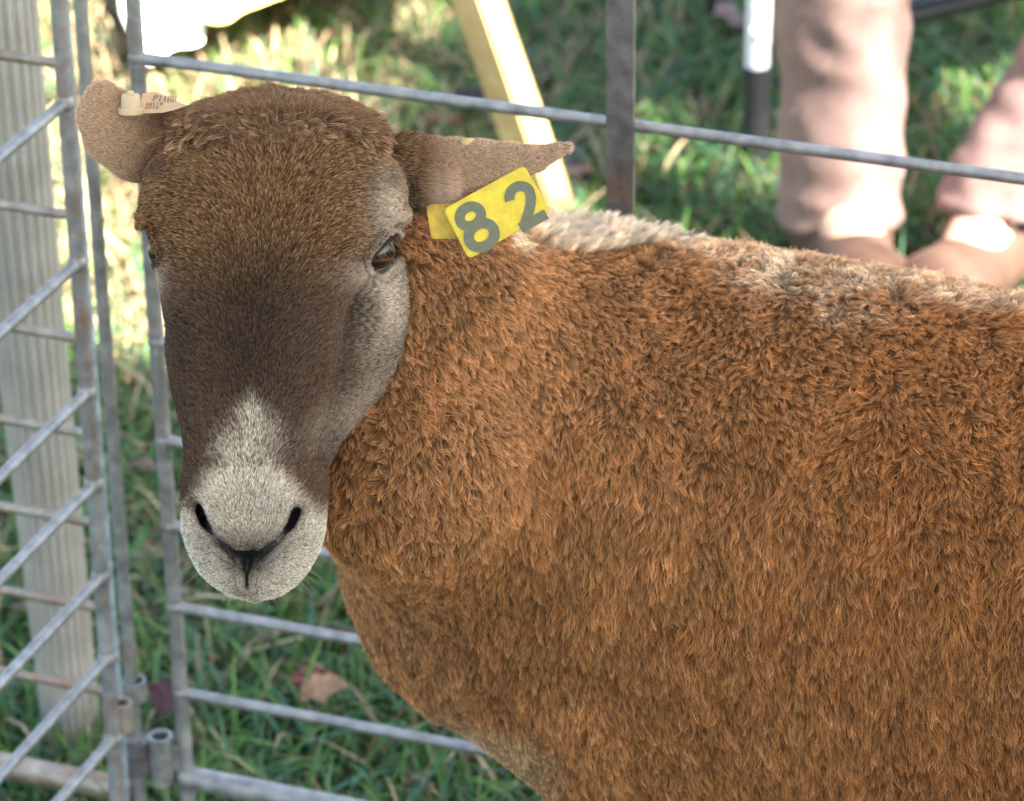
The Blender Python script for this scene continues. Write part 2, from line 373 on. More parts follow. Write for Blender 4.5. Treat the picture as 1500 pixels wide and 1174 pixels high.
for c0, c1 in zip(eaves, eaves[1:] + eaves[:1]):
    s = len(V)
    for i in range(NN + 1):
        for j in range(NN + 1):
            e = c0 + (c1 - c0) * (j / NN); e = e + [0, 0, hz]; p = e + (pk - e) * (i / NN) ; p = p - np.array([0, 0, .06 * math.sin(math.pi * i / NN)]); V.append(p)
    for i in range(NN):
        for j in range(NN): a = s + i * (NN + 1) + j; Fc.append((a, a + 1, a + NN + 2, a + NN + 1))
MB().add(V, Fc).build('roof', MCV, cn)
for c0, c1 in zip(eaves, eaves[1:] + eaves[:1]):
    p0 = c0 + [0, 0, hz - .12]; p1 = c1 + [0, 0, hz - .12]
    MB().add([p0, p1, p1 + [0, 0, .12], p0 + [0, 0, .12]], [(0, 1, 2, 3)]).build('valance', MCV, cn)
    MB().tube([c0 + [0, 0, hz - .01], c1 + [0, 0, hz - .01]], .014, 10).build('roof_bar', MG, cn)

# ------------------------------------------------------------------ SHADE TREE towards the sun (unseen, leaf clumps placed to throw the dapples)
tr = empty('shade_tree', (6.6, -3.1, 0)); tag(tr, 'unseen broadleaf tree with leaf clumps placed to throw dappled shade on the lawn', 'tree')
MBK = mat('bark', (.16, .12, .09), .9, var=.35, scale=12, bump=1.0, bscale=30)
cc = np.array([6.4, -2.6, 0]); base = np.array([6.6, -3.1, 0])
tk = MB().tube([base, base + [.05, .05, 1.2], base + [-.05, .2, 2.8], base + [-.15, .4, 4.4]], [.26, .2, .17, .13], 16)
tk.build('trunk', MBK, tr)
lb = MB(); clus = []
r2 = np.random.default_rng(21)
# clumps hang where the photo's lawn is dark; the gaps between them let the sun through
darkpx = [(690, 150, .07), (740, 60, .10), (800, 50, .11), (980, 60, .14), (1010, 130, .12), (1060, 90, .13), (930, 20, .18), (820, 0, .18), (1130, 60, .14), (1060, 190, .06), (720, 175, .04),
          (620, 215, .05), (1260, 20, .18), (1350, -30, .14), (1480, 60, .09), (1500, 30, .12), (1590, 180, .13), (1100, -60, .3), (900, -80, .3), (1300, -90, .3), (730, -60, .16),
          (1080, 275, .05), (970, 120, .06), (480, 95, .02), (590, 180, .03), (540, 130, .02), (600, 60, .03)]
for px, py, rad in darkpx:
    gp = Wz(px, py, .03); t_ = 7.6 + 2.2 * r2.random(); clus.append((gp + SUND * t_, rad * .62, 2.6))
for k in range(240):
    th = r2.random() * 6.283; ph = r2.random() ** .5; c = np.array([6.6 + 2.9 * ph * math.cos(th), -3.4 + 2.6 * ph * math.sin(th), 4.6 + 3.2 * r2.random()])
    # keep the gaps over the sunlit lawn open
    gx = c - SUND * ((c[2]) / SUND[2])
    if -1.6 < gx[0] < 1.6 and 2.9 < gx[1] < 5.4: continue
    clus.append((c, .35 + .2 * r2.random(), .6))
LV = []; 
for c, rad, dens in clus:
    a = base + np.array([-.1, .3, 3.2 + 1.2 * r2.random()]); mid = (a + c) / 2 + [0, 0, -.2]
    lb.tube([a, mid, c], [.035, .02, .006], 5, caps=False)
    n = int(min(900, 90 + 1400 * rad * rad * dens * 4)); d = r2.normal(0, 1, (n, 3)); d /= np.linalg.norm(d, axis=1)[:, None]
    LV.append(c + d * (rad * r2.random(n) ** .4)[:, None])
lb.build('branches', MBK, tr)
LVc = np.concatenate(LV); n = len(LVc); a = r2.normal(0, 1, (n, 3)); a /= np.linalg.norm(a, axis=1)[:, None]; b = np.cross(a, r2.normal(0, 1, (n, 3))); b /= np.linalg.norm(b, axis=1)[:, None]
s = (.022 + .022 * r2.random(n))[:, None]; V = np.stack([LVc - a * s, LVc + b * s * .55, LVc + a * s, LVc - b * s * .55], 1).reshape(-1, 3)
lf = from_np('crown', V, np.arange(4 * n).reshape(-1, 4), mat('tree_leaves', (.07, .13, .03), .5, var=.3, scale=3, transl=.3), tr, smooth=False)

# ------------------------------------------------------------------ surface nets on implicit shapes
def nets(f, gx, gy, gz, thr_f, ck=4):
    nx, ny, nz = len(gx), len(gy), len(gz)
    ix, iy, iz = (np.clip(np.arange(0, n_ + ck, ck) , 0, n_ - 1) for n_ in (nx, ny, nz))
    def mid(g, i): return g[np.clip(i + ck // 2, 0, len(g) - 1)]
    CX, CY, CZ = np.meshgrid(mid(gx, ix), mid(gy, iy), mid(gz, iz), indexing='ij')
    cf = f(np.stack([CX.ravel(), CY.ravel(), CZ.ravel()], 1)).reshape(CX.shape).astype(np.float32)
    th = thr_f(CX, CY, CZ); near_ = np.abs(cf) < th
    up = lambda A: np.repeat(np.repeat(np.repeat(A, ck, 0)[:nx], ck, 1)[:, :ny], ck, 2)[:, :, :nz]
    D = up(cf); Nn = up(near_); I = np.argwhere(Nn)
    out = np.empty(len(I), np.float32)
    for s_ in range(0, len(I), 400000):
        J = I[s_:s_ + 400000]; out[s_:s_ + 400000] = f(np.stack([gx[J[:, 0]], gy[J[:, 1]], gz[J[:, 2]]], 1))
    D[I[:, 0], I[:, 1], I[:, 2]] = out
    S = D < 0; S[0] = S[-1] = False; S[:, 0] = S[:, -1] = False; S[:, :, 0] = S[:, :, -1] = False
    cnt = np.zeros((nx - 1, ny - 1, nz - 1), np.int8)
    for a in (0, 1):
        for b in (0, 1):
            for c in (0, 1): cnt += S[a:nx - 1 + a, b:ny - 1 + b, c:nz - 1 + c]
    act = (cnt > 0) & (cnt < 8); A = np.argwhere(act); vid = np.full(act.shape, -1, np.int32); vid[act] = np.arange(len(A))
    V = np.stack([(g_[A[:, i]] + g_[A[:, i] + 1]) / 2 for i, g_ in enumerate((gx, gy, gz))], 1)
    Q = []
    for ax in range(3):
        s0 = [slice(None)] * 3; s1 = [slice(None)] * 3; s0[ax] = slice(0, -1); s1[ax] = slice(1, None)
        E = np.argwhere(S[tuple(s0)] != S[tuple(s1)]); o1, o2 = [i for i in range(3) if i != ax]
        E = E[(E[:, o1] > 0) & (E[:, o2] > 0)]
        flip = S[tuple(s0)][E[:, 0], E[:, 1], E[:, 2]]
        def v_(a, b):
            K = E.copy(); K[:, o1] -= a; K[:, o2] -= b; return vid[K[:, 0], K[:, 1], K[:, 2]]
        q = np.stack([v_(0, 0), v_(1, 0), v_(1, 1), v_(0, 1)], 1)
        if ax == 1: flip = ~flip
        q[~flip] = q[~flip][:, ::-1]; Q.append(q)
    Q = np.concatenate(Q); Q = Q[(Q >= 0).all(1)]
    return V, Q
def grad(f, P, e=5e-4):
    return np.stack([(f(P + d) - f(P - d)) / (2 * e) for d in (np.eye(3) * e)], 1)
def newton(f, P, it=3, mx=.004):
    for _ in range(it):
        d = f(P); g_ = grad(f, P); gl = np.maximum((g_ ** 2).sum(1), .05); st = -(d / gl)[:, None] * g_
        l = np.linalg.norm(st, axis=1)[:, None]; P = P + st * np.minimum(1, mx / np.maximum(l, 1e-9))
    return P
def smin(a, b, k):
    h = np.clip(.5 + .5 * (b - a) / k, 0, 1); return b * (1 - h) + a * h - k * h * (1 - h)
def smax(a, b, k): return -smin(-a, -b, k)
def rcone(P, a, b, ra, rb):
    a = np.asarray(a); b = np.asarray(b); ab = b - a; t = np.clip(((P - a) @ ab) / (ab @ ab), 0, 1)
    return np.linalg.norm(P - a - t[:, None] * ab, axis=1) - (ra + (rb - ra) * t)
def ell(P, c, ax, r):
    Q = (P - np.asarray(c)) @ np.asarray(ax).T; k = np.linalg.norm(Q / r, axis=1); return (k - 1) * min(r) * (1 if max(r) / min(r) < 1.5 else 1.1)

# ------------------------------------------------------------------ SHEEP : implicit body
D0 = 2.20; PX = D0 / FPX
HO = W(400, 500, D0)                                         # head frame origin; axes right, down, towards the camera
HA = np.stack([R_, -U_, -F_])
WO = np.array([.032, 2.205, 0])                              # ground point below the withers
def head_xyz(P):
    Q = (P - HO) @ HA.T / PX; return Q[:, 0] + 400, Q[:, 1] + 500, Q[:, 2]
def HW(x, y, z=0): return HO + (np.array([x - 400, y - 500, z]) @ HA) * PX
def tab(T):
    T = np.array(T, float); return lambda y, c: np.interp(y, T[:, 0], T[:, c])
# y, centre x, half width, front z, back z
TA = tab([(132, 398, 4, -125, -160), (140, 398, 62, -100, -200), (152, 398, 100, -70, -220), (170, 397, 140, -40, -240), (200, 396, 166, -12, -250), (250, 394, 180, 12, -240), (300, 391, 182, 24, -230), (350, 388, 176, 26, -220),
          (400, 381, 155, 24, -210), (450, 376, 141, 22, -200), (500, 371, 127, 24, -190), (550, 368, 115, 26, -180), (600, 365, 103, 26, -170), (650, 363, 95, 28, -150), (680, 364, 95, 30, -140), (700, 366, 101, 31, -140), (740, 368, 106, 32, -140),
          (780, 368, 104, 26, -140), (810, 368, 95, 14, -140), (840, 367, 78, -6, -140), (860, 368, 60, -24, -138), (875, 368, 38, -44, -130), (884, 369, 5, -75, -100)])
TB = tab([(300, 425, 5, -150, -180), (330, 420, 120, -110, -270), (370, 415, 165, -92, -300), (420, 411, 180, -84, -310), (470, 410, 180, -80, -310), (520, 402, 172, -76, -290), (570, 394, 154, -70, -260), (610, 386, 133, -62, -230), (650, 378, 112, -55, -200),
          (690, 374, 98, -45, -170), (740, 370, 96, -40, -160), (800, 369, 84, -45, -150), (845, 369, 50, -60, -140), (865, 369, 4, -80, -110)])
def loft(x, y, z, T, ylo, yhi, n=2.3, bx_=0):
    yc = np.clip(y, ylo, yhi); cx, w_, zf, zb = T(yc, 1), T(yc, 2), T(yc, 3), T(yc, 4)
    h = (zf - zb) / 2; dx = np.abs(x - cx) / w_; dz = np.abs(z - (zf + zb) / 2) / h; n = n + bx_ * np.exp(-((yc - 540) / 130) ** 2)
    k = (dx ** n + dz ** n) ** (1 / n); d = (k - 1) * np.minimum(w_, h)
    # real gradient of k is about 1/extent; rescale along the dominant axis
    ex = (dx ** n * w_ + dz ** n * h) / np.maximum(dx ** n + dz ** n, 1e-6); d = (k - 1) * ex * .9
    return np.where((y < ylo) | (y > yhi), np.maximum(d, 0) + np.abs(y - yc), d)
EARL = [(588, 250, -120, 58, 32), (625, 247, -112, 53, 28), (665, 244, -100, 46, 23), (705, 240, -90, 39, 19), (745, 235, -82, 30, 15), (785, 228, -76, 18, 11), (815, 217, -72, 10, 8), (831, 213, -70, 7, 6)]
EARR = [(262, 208, -130, 46, 40), (225, 212, -128, 52, 30), (190, 205, -118, 52, 22), (162, 185, -105, 50, 17), (147, 160, -95, 42, 13), (143, 138, -88, 26, 9)]
def ear(x, y, z, S):
    P3 = np.stack([x, y, z], 1); best = None
    for (a, b) in zip(S[:-1], S[1:]):
        A = np.array(a[:3]); Bq = np.array(b[:3]); ab = Bq - A; t = np.clip(((P3 - A) @ ab) / (ab @ ab), 0, 1)
        q = P3 - A - t[:, None] * ab; hh = a[3] + (b[3] - a[3]) * t; tt = a[4] + (b[4] - a[4]) * t
        # thin across z, cupped a little
        u = np.hypot(q[:, 0], q[:, 1]); zz = q[:, 2] + .004 * u * u
        k = np.sqrt((u / hh) ** 2 + (zz / tt) ** 2); d = (k - 1) * tt * 1.05
        best = d if best is None else smin(best, d, 4)
    return best
def bump(x, y, z, cx, cy, cz, sx_, sy_, sz_): return np.exp(-(((x - cx) / sx_) ** 2 + ((y - cy) / sy_) ** 2 + ((z - cz) / sz_) ** 2))
def seg2(x, y, pts):
    best = 1e9
    for (a, b) in zip(pts[:-1], pts[1:]):
        a = np.array(a, float); b = np.array(b, float); ab = b - a
        t = np.clip(((x - a[0]) * ab[0] + (y - a[1]) * ab[1]) / (ab @ ab), 0, 1)
        best = np.minimum(best, np.hypot(x - a[0] - t * ab[0], y - a[1] - t * ab[1]))
    return best
NOSL = [(291, 745), (300, 768), (322, 795), (345, 812), (362, 818)]; NOSR = [(434, 750), (425, 772), (405, 795), (382, 812), (362, 818)]
MOUTH = [(362, 815), (361, 840), (360, 858)]
EYEL_C = np.array([545, 364, -82.]); EYER_C = np.array([240, 364, -92.])
def headf(P):
    x, y, z = head_xyz(P)
    d = smin(loft(x, y, z, TA, 132, 884, 2.35, 1.7), loft(x, y, z, TB, 300, 865, 2.2), 22)
    # brow ridges and orbits
    d = smin(d, np.sqrt(((x - 556) / 34) ** 2 + ((y - 300) / 52) ** 2 + ((z + 75) / 55) ** 2) * 34 - 34, 20)
    d = smin(d, np.sqrt(((x - 238) / 38) ** 2 + ((y - 305) / 52) ** 2 + ((z + 85) / 55) ** 2) * 38 - 38, 20)
    # temples / poll wool, horn bud marks
    d = d - 9 * bump(x, y, z, 562, 262, -60, 30, 34, 60) - 8 * bump(x, y, z, 228, 245, -60, 24, 24, 60)
    d = d - 4 * np.where(z > -120, 1, 0) * bump(x, y, 0, 400, 165, 0, 110, 26, 1)
    d = d + 3.5 * np.exp(-(seg2(x, y, [(285, 200), (330, 178), (390, 172), (450, 178), (515, 205)]) / 11) ** 2) * (z > -120)
    # hollow between orbit and nose, cheek ridge, bridge of the nose
    d = d + 15 * bump(x, y, 0, 505, 450, 0, 40, 60, 1) * (z > -110) + 8 * bump(x, y, 0, 285, 455, 0, 30, 60, 1) * (z > -90)
    d = d - 7 * bump(x, y, 0, 560, 440, 0, 20, 60, 1)
    d = d - 6 * np.exp(-((x - 369) / 50) ** 2) * np.exp(-((y - 560) / 90) ** 2) * (z > -60)
    # nostril wings and folds
    d = d - 9 * bump(x, y, z, 308, 728, 10, 26, 30, 60) - 10 * bump(x, y, z, 418, 730, 10, 26, 30, 60)
    fold = np.minimum(seg2(x, y, NOSL), seg2(x, y, NOSR)); fz = (z > -70)
    d = d + (9 + 6 * ss(790, 765, y)) * np.exp(-(fold / 8.5) ** 2) * fz
    d = d + 16 * (np.exp(-(((x - 294 - (y - 752) * .3) / 8) ** 2 + ((y - 754) / 19) ** 2)) + np.exp(-(((x - 431 + (y - 757) * .4) / 10) ** 2 + ((y - 760) / 21) ** 2))) * fz
    d = d + 10 * np.exp(-(seg2(x, y, MOUTH) / 5) ** 2) * fz + 8 * bump(x, y, 0, 362, 822, 0, 20, 12, 1) * fz
    d = d - 7 * bump(x, y, 0, 312, 815, 0, 26, 34, 1) * fz - 7 * bump(x, y, 0, 418, 815, 0, 26, 34, 1) * fz
    d = d + 7 * np.exp(-(seg2(x, y, [(360, 858), (330, 866), (300, 862)]) / 3.5) ** 2) * fz * 0
    # eye openings and lids
    for c, ln in ((EYEL_C, [(550, 385), (562, 370), (577, 352)]), (EYER_C, [(203, 340), (208, 358), (218, 374)])):
        s_ = seg2(x, y, ln); side = (np.abs(x - c[0]) < 60) & (z > -140)
        d = d - 4 * np.exp(-((s_ - 14) / 5) ** 2) * side - 6 * np.exp(-(seg2(x, y, [(a_[0] - 11 * (1 if c[0] > 400 else -1), a_[1] - 9) for a_ in ln]) / 7) ** 2) * side
        dd = np.maximum(s_ - 5.8, np.sqrt(((x - c[0]) ** 2 + (y - c[1]) ** 2 + (z - c[2]) ** 2)) * -1 + 30)
        d = smax(d, -np.where(side, dd, 99), 3)
    d = smin(d, ear(x, y, z, EARL), 16); d = smin(d, ear(x, y, z, EARR), 16)
    return d * PX
# s, top, bottom, half width
TBd = tab([(-.140, .50, .46, .01), (-.125, .565, .415, .055), (-.10, .600, .376, .088), (-.06, .645, .357, .118), (-.0, .668, .354, .14), (.06, .677, .356, .152), (.15, .677, .340, .160), (.22, .674, .305, .168), (.3, .669, .295, .178), (.45, .675, .275, .2),
           (.6, .685, .28, .2), (.75, .68, .33, .175), (.87, .655, .40, .14), (.95, .60, .46, .09), (.98, .55, .50, .01)])
def sloc(P):
    Q = P - WO; return Q @ VV, Q @ UU, P[:, 2]
def SW(s, l, z): return WO + VV * s + UU * l + np.array([0, 0, z])
def bodyf(P):
    s, l, z = sloc(P); sc_ = np.clip(s, -.14, .98); tp, bt, hw = TBd(sc_, 1), TBd(sc_, 2), TBd(sc_, 3)
    cz, h = (tp + bt) / 2, (tp - bt) / 2; n = 2.25; a = np.abs(l) / hw * (1 + .25 * np.clip((z - cz) / h, 0, 1) ** 2); b = np.abs(z - cz) / h
    k = (a ** n + b ** n) ** (1 / n); ex = (a ** n * hw + b ** n * h) / np.maximum(a ** n + b ** n, 1e-6); d = (k - 1) * ex * .9
    d = np.where((s < -.14) | (s > .98), np.maximum(d, 0) + np.abs(s - sc_), d)
    # neck
    nk = rcone(P, SW(.0, .01, .522), HW(520, 455, -375), .130, .078); nk = smin(nk, rcone(P, HW(520, 450, -375), HW(415, 370, -235), .078, .045), .03)
    nk = smin(nk, rcone(P, HW(592, 690, -305), SW(-.045, 0, .475), .0625, .080), .03)
    d = smin(d, nk, .04)
    # shoulder, haunch, legs, tail
    for sg in (-1, 1):
        d = smin(d, ell(P, SW(.07, sg * .10, .49), np.stack([VV, UU, [0, 0, 1]]), (.09, .055, .125)), .04)
        d = smin(d, ell(P, SW(.78, sg * .10, .45), np.stack([VV, UU, [0, 0, 1]]), (.14, .07, .16)), .04)
        d = smin(d, rcone(P, SW(.078, sg * .085, .40), SW(.055, sg * .085, .20), .045, .026), .03)
        d = smin(d, rcone(P, SW(.05, sg * .085, .20), SW(.055, sg * .085, .045), .026, .018), .012)
        d = smin(d, rcone(P, SW(.052, sg * .085, .03), SW(.03, sg * .085, .012), .021, .019), .008)
        d = smin(d, rcone(P, SW(.74, sg * .10, .40), SW(.70, sg * .10, .30), .08, .05), .03)
        d = smin(d, rcone(P, SW(.70, sg * .10, .32), SW(.86, sg * .10, .22), .05, .026), .02)
        d = smin(d, rcone(P, SW(.86, sg * .10, .22), SW(.83, sg * .10, .045), .024, .018), .012)
        d = smin(d, rcone(P, SW(.83, sg * .10, .03), SW(.81, sg * .10, .012), .021, .019), .008)
    d = smin(d, rcone(P, SW(.94, 0, .62), SW(1.02, 0, .40), .03, .014), .02)
    # armpit fold and brisket skin
    d = smin(d, rcone(P, SW(-.04, -.04, .402), SW(.03, -.085, .405), .024, .024), .03)
    return d
def sheepf(P):
    b = bodyf(P); hx = np.linalg.norm(P - HW(430, 480, -120), axis=1) < .26
    if hx.any():
        b = b.copy(); h = headf(P[hx]); b[hx] = smin(b[hx], h, .012)
    return b
# grid in the body frame
def toW(Q): return WO + Q[:, :1] * VV + Q[:, 1:2] * UU + Q[:, 2:3] * np.array([0, 0, 1.])
gx = np.concatenate([np.arange(-.44, 0.03, .0022), np.arange(.03, 1.1, .006)]); gy = np.concatenate([np.arange(-.35, -.02, .0022), np.arange(-.02, .26, .006)]); gz = np.concatenate([np.arange(-.02, .56, .005), np.arange(.56, .90, .0022)])
fl = lambda Q: sheepf(toW(Q))
Vl, Q4 = nets(fl, gx, gy, gz, lambda X_, Y_, Z_: np.where((X_ < .03) & (Y_ < -.02) & (Z_ > .56), .012, .028))
Vs = newton(sheepf, toW(Vl), 4)
print('sheep verts', len(Vs), len(Q4))
sheep = empty('sheep', tuple(WO)); tag(sheep, 'brown hair sheep with pale muzzle and cream flecked back, looking at the camera', 'sheep')

# colours of the coat (markings, with some light and shade painted in), by place on the animal
def lin(c): return np.array(hexc(*c))
BR = dict(orange=lin((198, 140, 84)), orange_l=lin((234, 190, 138)), red=lin((162, 102, 54)), cream=lin((252, 234, 208)), neck=lin((206, 156, 108)),
          fore=lin((106, 75, 50)), fore_l=lin((214, 172, 124)), mid=lin((95, 76, 65)), cheek=lin((218, 200, 178)), white=lin((255, 241, 220)), dark=lin((70, 52, 42)), ear=lin((196, 166, 138)), pole=lin((136, 106, 80)))
def coat(P, ishead, isear, x, y, rnd):
    n = len(P); n1 = fbm(P, 22, 1)[:, None]; n2 = fbm(P, 60, 2)[:, None]; rr = rnd[:, None]
    s, l, z = sloc(P)
    # body
    c = BR['orange'] * (1 - n1) + BR['red'] * n1; c = c + (BR['orange_l'] - c) * np.clip((rr - .55) * 1.6, 0, 1)
    nk = np.maximum(1 - ss(-.10, .06, s), ss(.52, .62, z) * ss(.25, .0, s) * .8); c = c + (BR['neck'] - c) * (nk * .6)[:, None]
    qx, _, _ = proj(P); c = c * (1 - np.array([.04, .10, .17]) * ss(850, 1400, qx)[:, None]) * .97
    bx, by, _ = proj(P); yt = np.interp(bx, [500, 690, 760, 830, 940, 1070, 1200, 1330, 1500], [340, 345, 325, 305, 316, 340, 350, 395, 410]) + 16
    dy = by - yt + (n2[:, 0] - .5) * 50; mot = ss(.42, .56, fbm(P, 105, 7)); near_ = (l < .10)
    cm = ss(14, -6, dy - np.interp(bx, [690, 760, 830, 960, 1010], [0, 22, 30, 14, 0])) * (bx > 735) * (bx < 1010)
    cm = np.maximum(cm, ss(26, 0, dy - np.interp(bx, [940, 1070, 1200, 1300, 1480, 1560], [16, 34, 42, 20, 26, 6])) * (.30 + .6 * mot) * (bx > 930) * .8)
    cm = np.maximum(cm, np.exp(-((bx - 1135) / 52) ** 2 - ((by - 405) / 32) ** 2) * (.40 + .75 * mot))
    cm = np.maximum(cm, np.exp(-((bx - 1215) / 75) ** 2 - ((by - 435 - (bx - 1215) * .15) / 32) ** 2) * (.22 + .8 * mot)); cm = np.where(near_, cm, 0)
    c = c + (lin((250, 222, 184)) - c) * np.clip(cm, 0, 1)[:, None]
    br_ = 1.25 * np.exp(-((bx - 725) / 90) ** 4 - ((by - 1112 - (bx - 735) * .33) / 42) ** 4) * (.7 + .3 * n1[:, 0]); c = c + (lin((222, 186, 142)) - c) * np.clip(br_ * .85, 0, .9)[:, None]
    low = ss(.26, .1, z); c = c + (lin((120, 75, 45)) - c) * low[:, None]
    # head
    h = BR['mid'] * np.ones((n, 1)); fo = ss(470, 330, y); h = h + (BR['fore'] - h) * fo[:, None]
    h = h + (BR['fore_l'] - h) * (np.clip((rr[:, 0] - .5) * 2.4, 0, 1) * (.25 + .65 * fo))[:, None]
    h = h + (BR['pole'] - h) * ss(240, 180, y)[:, None] * .7
    midx = np.interp(y, [150, 500, 800], [400, 372, 362]); dm = np.abs(x - midx)
    dk = np.exp(-((x - (midx - 8)) / 62) ** 2) * ss(290, 430, y) * ss(640, 520, y) * .40 + np.exp(-((x - 262) / 26) ** 2) * ss(420, 500, y) * .30
    h = h * (1 - dk)[:, None]
    ck = np.clip(np.exp(-((x - 575) / 36) ** 2 - ((y - 430) / 85) ** 2) * 1.1 + np.exp(-((x - 562) / 28) ** 2 - ((y - 295) / 45) ** 2) * .8 + np.exp(-((x - 545) / 45) ** 2 - ((y - 405) / 22) ** 2) * .8
                 + np.exp(-((x - 530) / 26) ** 2 - ((y - 500) / 60) ** 2) * .35 + np.exp(-((x - 228) / 20) ** 2 - ((y - 410) / 25) ** 2) * .6, 0, 1)
    ck = np.maximum(ck, .45 * ss(470, 560, x - (y - 560) * -.9 - 0) * ss(360, 420, y) * ss(700, 600, y))  # light on the side of the face put into the cheek colour
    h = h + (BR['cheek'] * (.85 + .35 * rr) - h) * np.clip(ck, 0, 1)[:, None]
    wb = np.interp(y, [560, 600, 650, 690, 715, 740, 765, 800, 900], [4, 24, 38, 50, 68, 94, 122, 165, 165]); bl = ss(14, -14, np.abs(x - np.interp(y, [560, 700, 800], [372, 366, 366])) - wb + (n2[:, 0] - .5) * 36 + (rr[:, 0] - .5) * 40) * ss(552, 612, y + (rr[:, 0] - .5) * 90)
    wcol = BR['white'] * (.62 + .5 * rr); wcol = np.where(rr < .16, BR['mid'] * 1.1, wcol)
    h = h + (wcol - h) * bl[:, None]
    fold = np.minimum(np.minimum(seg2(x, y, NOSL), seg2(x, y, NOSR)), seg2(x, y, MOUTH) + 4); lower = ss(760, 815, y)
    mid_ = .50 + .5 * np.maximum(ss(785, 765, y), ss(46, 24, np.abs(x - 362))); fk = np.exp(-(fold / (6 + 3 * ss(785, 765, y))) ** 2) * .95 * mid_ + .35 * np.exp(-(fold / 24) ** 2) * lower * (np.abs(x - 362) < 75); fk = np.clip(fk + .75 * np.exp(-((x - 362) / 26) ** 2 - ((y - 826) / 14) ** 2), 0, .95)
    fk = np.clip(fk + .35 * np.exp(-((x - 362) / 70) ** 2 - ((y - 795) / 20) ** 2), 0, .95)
    h = h + (lin((44, 36, 33)) - h) * fk[:, None]  # dark nose fur, with the shadow line of the fold painted in
    for ln in ([(549, 386), (562, 370), (578, 350)], [(205, 340), (210, 358), (222, 380)]):
        ek = np.exp(-(np.maximum(seg2(x, y, ln) - 8, 0) / 5) ** 2); h = h + (lin((52, 40, 36)) - h) * (ek * .9)[:, None]
    hb = np.exp(-((x - 232) / 18) ** 2 - ((y - 240) / 13) ** 2) + .6 * np.exp(-((x - 565) / 16) ** 2 - ((y - 258) / 16) ** 2); h = h + (lin((92, 74, 70)) - h) * np.clip(hb * .8, 0, 1)[:, None]
    ec = BR['ear'] * (.9 + .15 * rr) + (n1 - .5) * .08; bs = np.exp(-((x - 600) / 50) ** 2) * ss(265, 225, y) + np.exp(-((x - 240) / 40) ** 2); ec = ec + (lin((128, 88, 58)) - ec) * np.clip(bs * .8, 0, 1)[:, None]
    eb = np.exp(-((x - 625) / 45) ** 2) * ss(240, 275, y); ec = ec + (lin((205, 185, 165)) - ec) * (eb * .7)[:, None]
    ew = isear * np.where(x > 400, ss(598, 640, x), ss(240, 222, x)); h = h + (ec - h) * ew[:, None]
    out = np.where(ishead[:, None], h, c); return np.clip(out, .01, .95)
def classify(P):
    x, y, z = head_xyz(P); hd = headf(P); bd = bodyf(P); ish = (hd < bd + .001) & (np.linalg.norm(P - HW(430, 480, -120), axis=1) < .26)
    e = np.minimum(ear(x, y, z, EARL), ear(x, y, z, EARR)); ise = ish & (e < 3) & ((x > 600) | (x < 236) & (y < 275)); return ish, ise, x, y, z
ish, ise, hx_, hy_, hz_ = classify(Vs)
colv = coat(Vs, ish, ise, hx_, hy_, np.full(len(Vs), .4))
body = from_np('body', Vs, Q4, None, sheep)
skin = attr_mat('sheep_skin', 'col', .55, 0, .35); body.data.materials.append(skin)
cv = np.ones((len(Vs), 4), np.float32)
fold_v = np.minimum(np.minimum(seg2(hx_, hy_, NOSL), seg2(hx_, hy_, NOSR)), seg2(hx_, hy_, MOUTH))
cv[:, :3] = colv * (.42 + .22 * (ish & (hy_ > 700)) + .2 * ise)[:, None]; nose = ish & (hz_ > -80) & (np.exp(-(fold_v / 9) ** 2) + (np.abs(hx_ - 362) < (842 - hy_) * .8) * (hy_ > 800) * (hy_ < 842) > .5)
cv[nose & ((hy_ < 785) | (np.abs(hx_ - 362) < 40)), :3] = (.007, .006, .006)
for ln in ([(549, 386), (562, 370), (578, 350)], [(203, 340), (208, 358), (218, 374)]):
    cv[ish & (hz_ > -150) & (seg2(hx_, hy_, ln) < 14), :3] = (.03, .022, .02)
a = body.data.attributes.new('col', 'FLOAT_COLOR', 'POINT'); a.data.foreach_set('color', cv.ravel())

# eyes
def eye_mat():
    m = bpy.data.materials.new('eye'); m.use_nodes = True; n = m.node_tree.nodes; L = m.node_tree.links; b = n['Principled BSDF']
    b.inputs['Roughness'].default_value = .06; b.inputs['Coat Weight'].default_value = .3; b.inputs['Coat Roughness'].default_value = .03
    tc = n.new('ShaderNodeTexCoord'); sx_ = n.new('ShaderNodeSeparateXYZ'); L.new(tc.outputs['Object'], sx_.inputs[0])
    cr = n.new('ShaderNodeValToRGB'); mr = n.new('ShaderNodeMapRange'); mr.inputs[1].default_value = -.011; mr.inputs[2].default_value = .011; L.new(sx_.outputs['Z'], mr.inputs[0]); L.new(mr.outputs[0], cr.inputs[0])
    e = cr.color_ramp.elements; e[0].position = .24; e[0].color = (.012, .008, .01, 1); e[1].position = .66; e[1].color = (.006, .004, .005, 1)
    for p_, c_ in ((.27, (.05, .020, .009)), (.32, (.13, .046, .016)), (.37, (.04, .016, .008)), (.39, (.008, .006, .006))): q_ = e.new(p_); q_.color = (*c_, 1)
    L.new(cr.outputs[0], b.inputs['Base Color']); return m
ME = eye_mat()
def eyeball(c):
    o = MB().blob((0, 0, 0), 31.5 * PX, seg=28, rings=18).build('eyeball', ME, None); o.location = c; o.rotation_euler = (-PITCH * .6, 0, 0)
    o.parent = sheep; o.matrix_parent_inverse = parent_inv(sheep); return o
eyeball(HW(*EYEL_C)); eyeball(HW(*EYER_C))

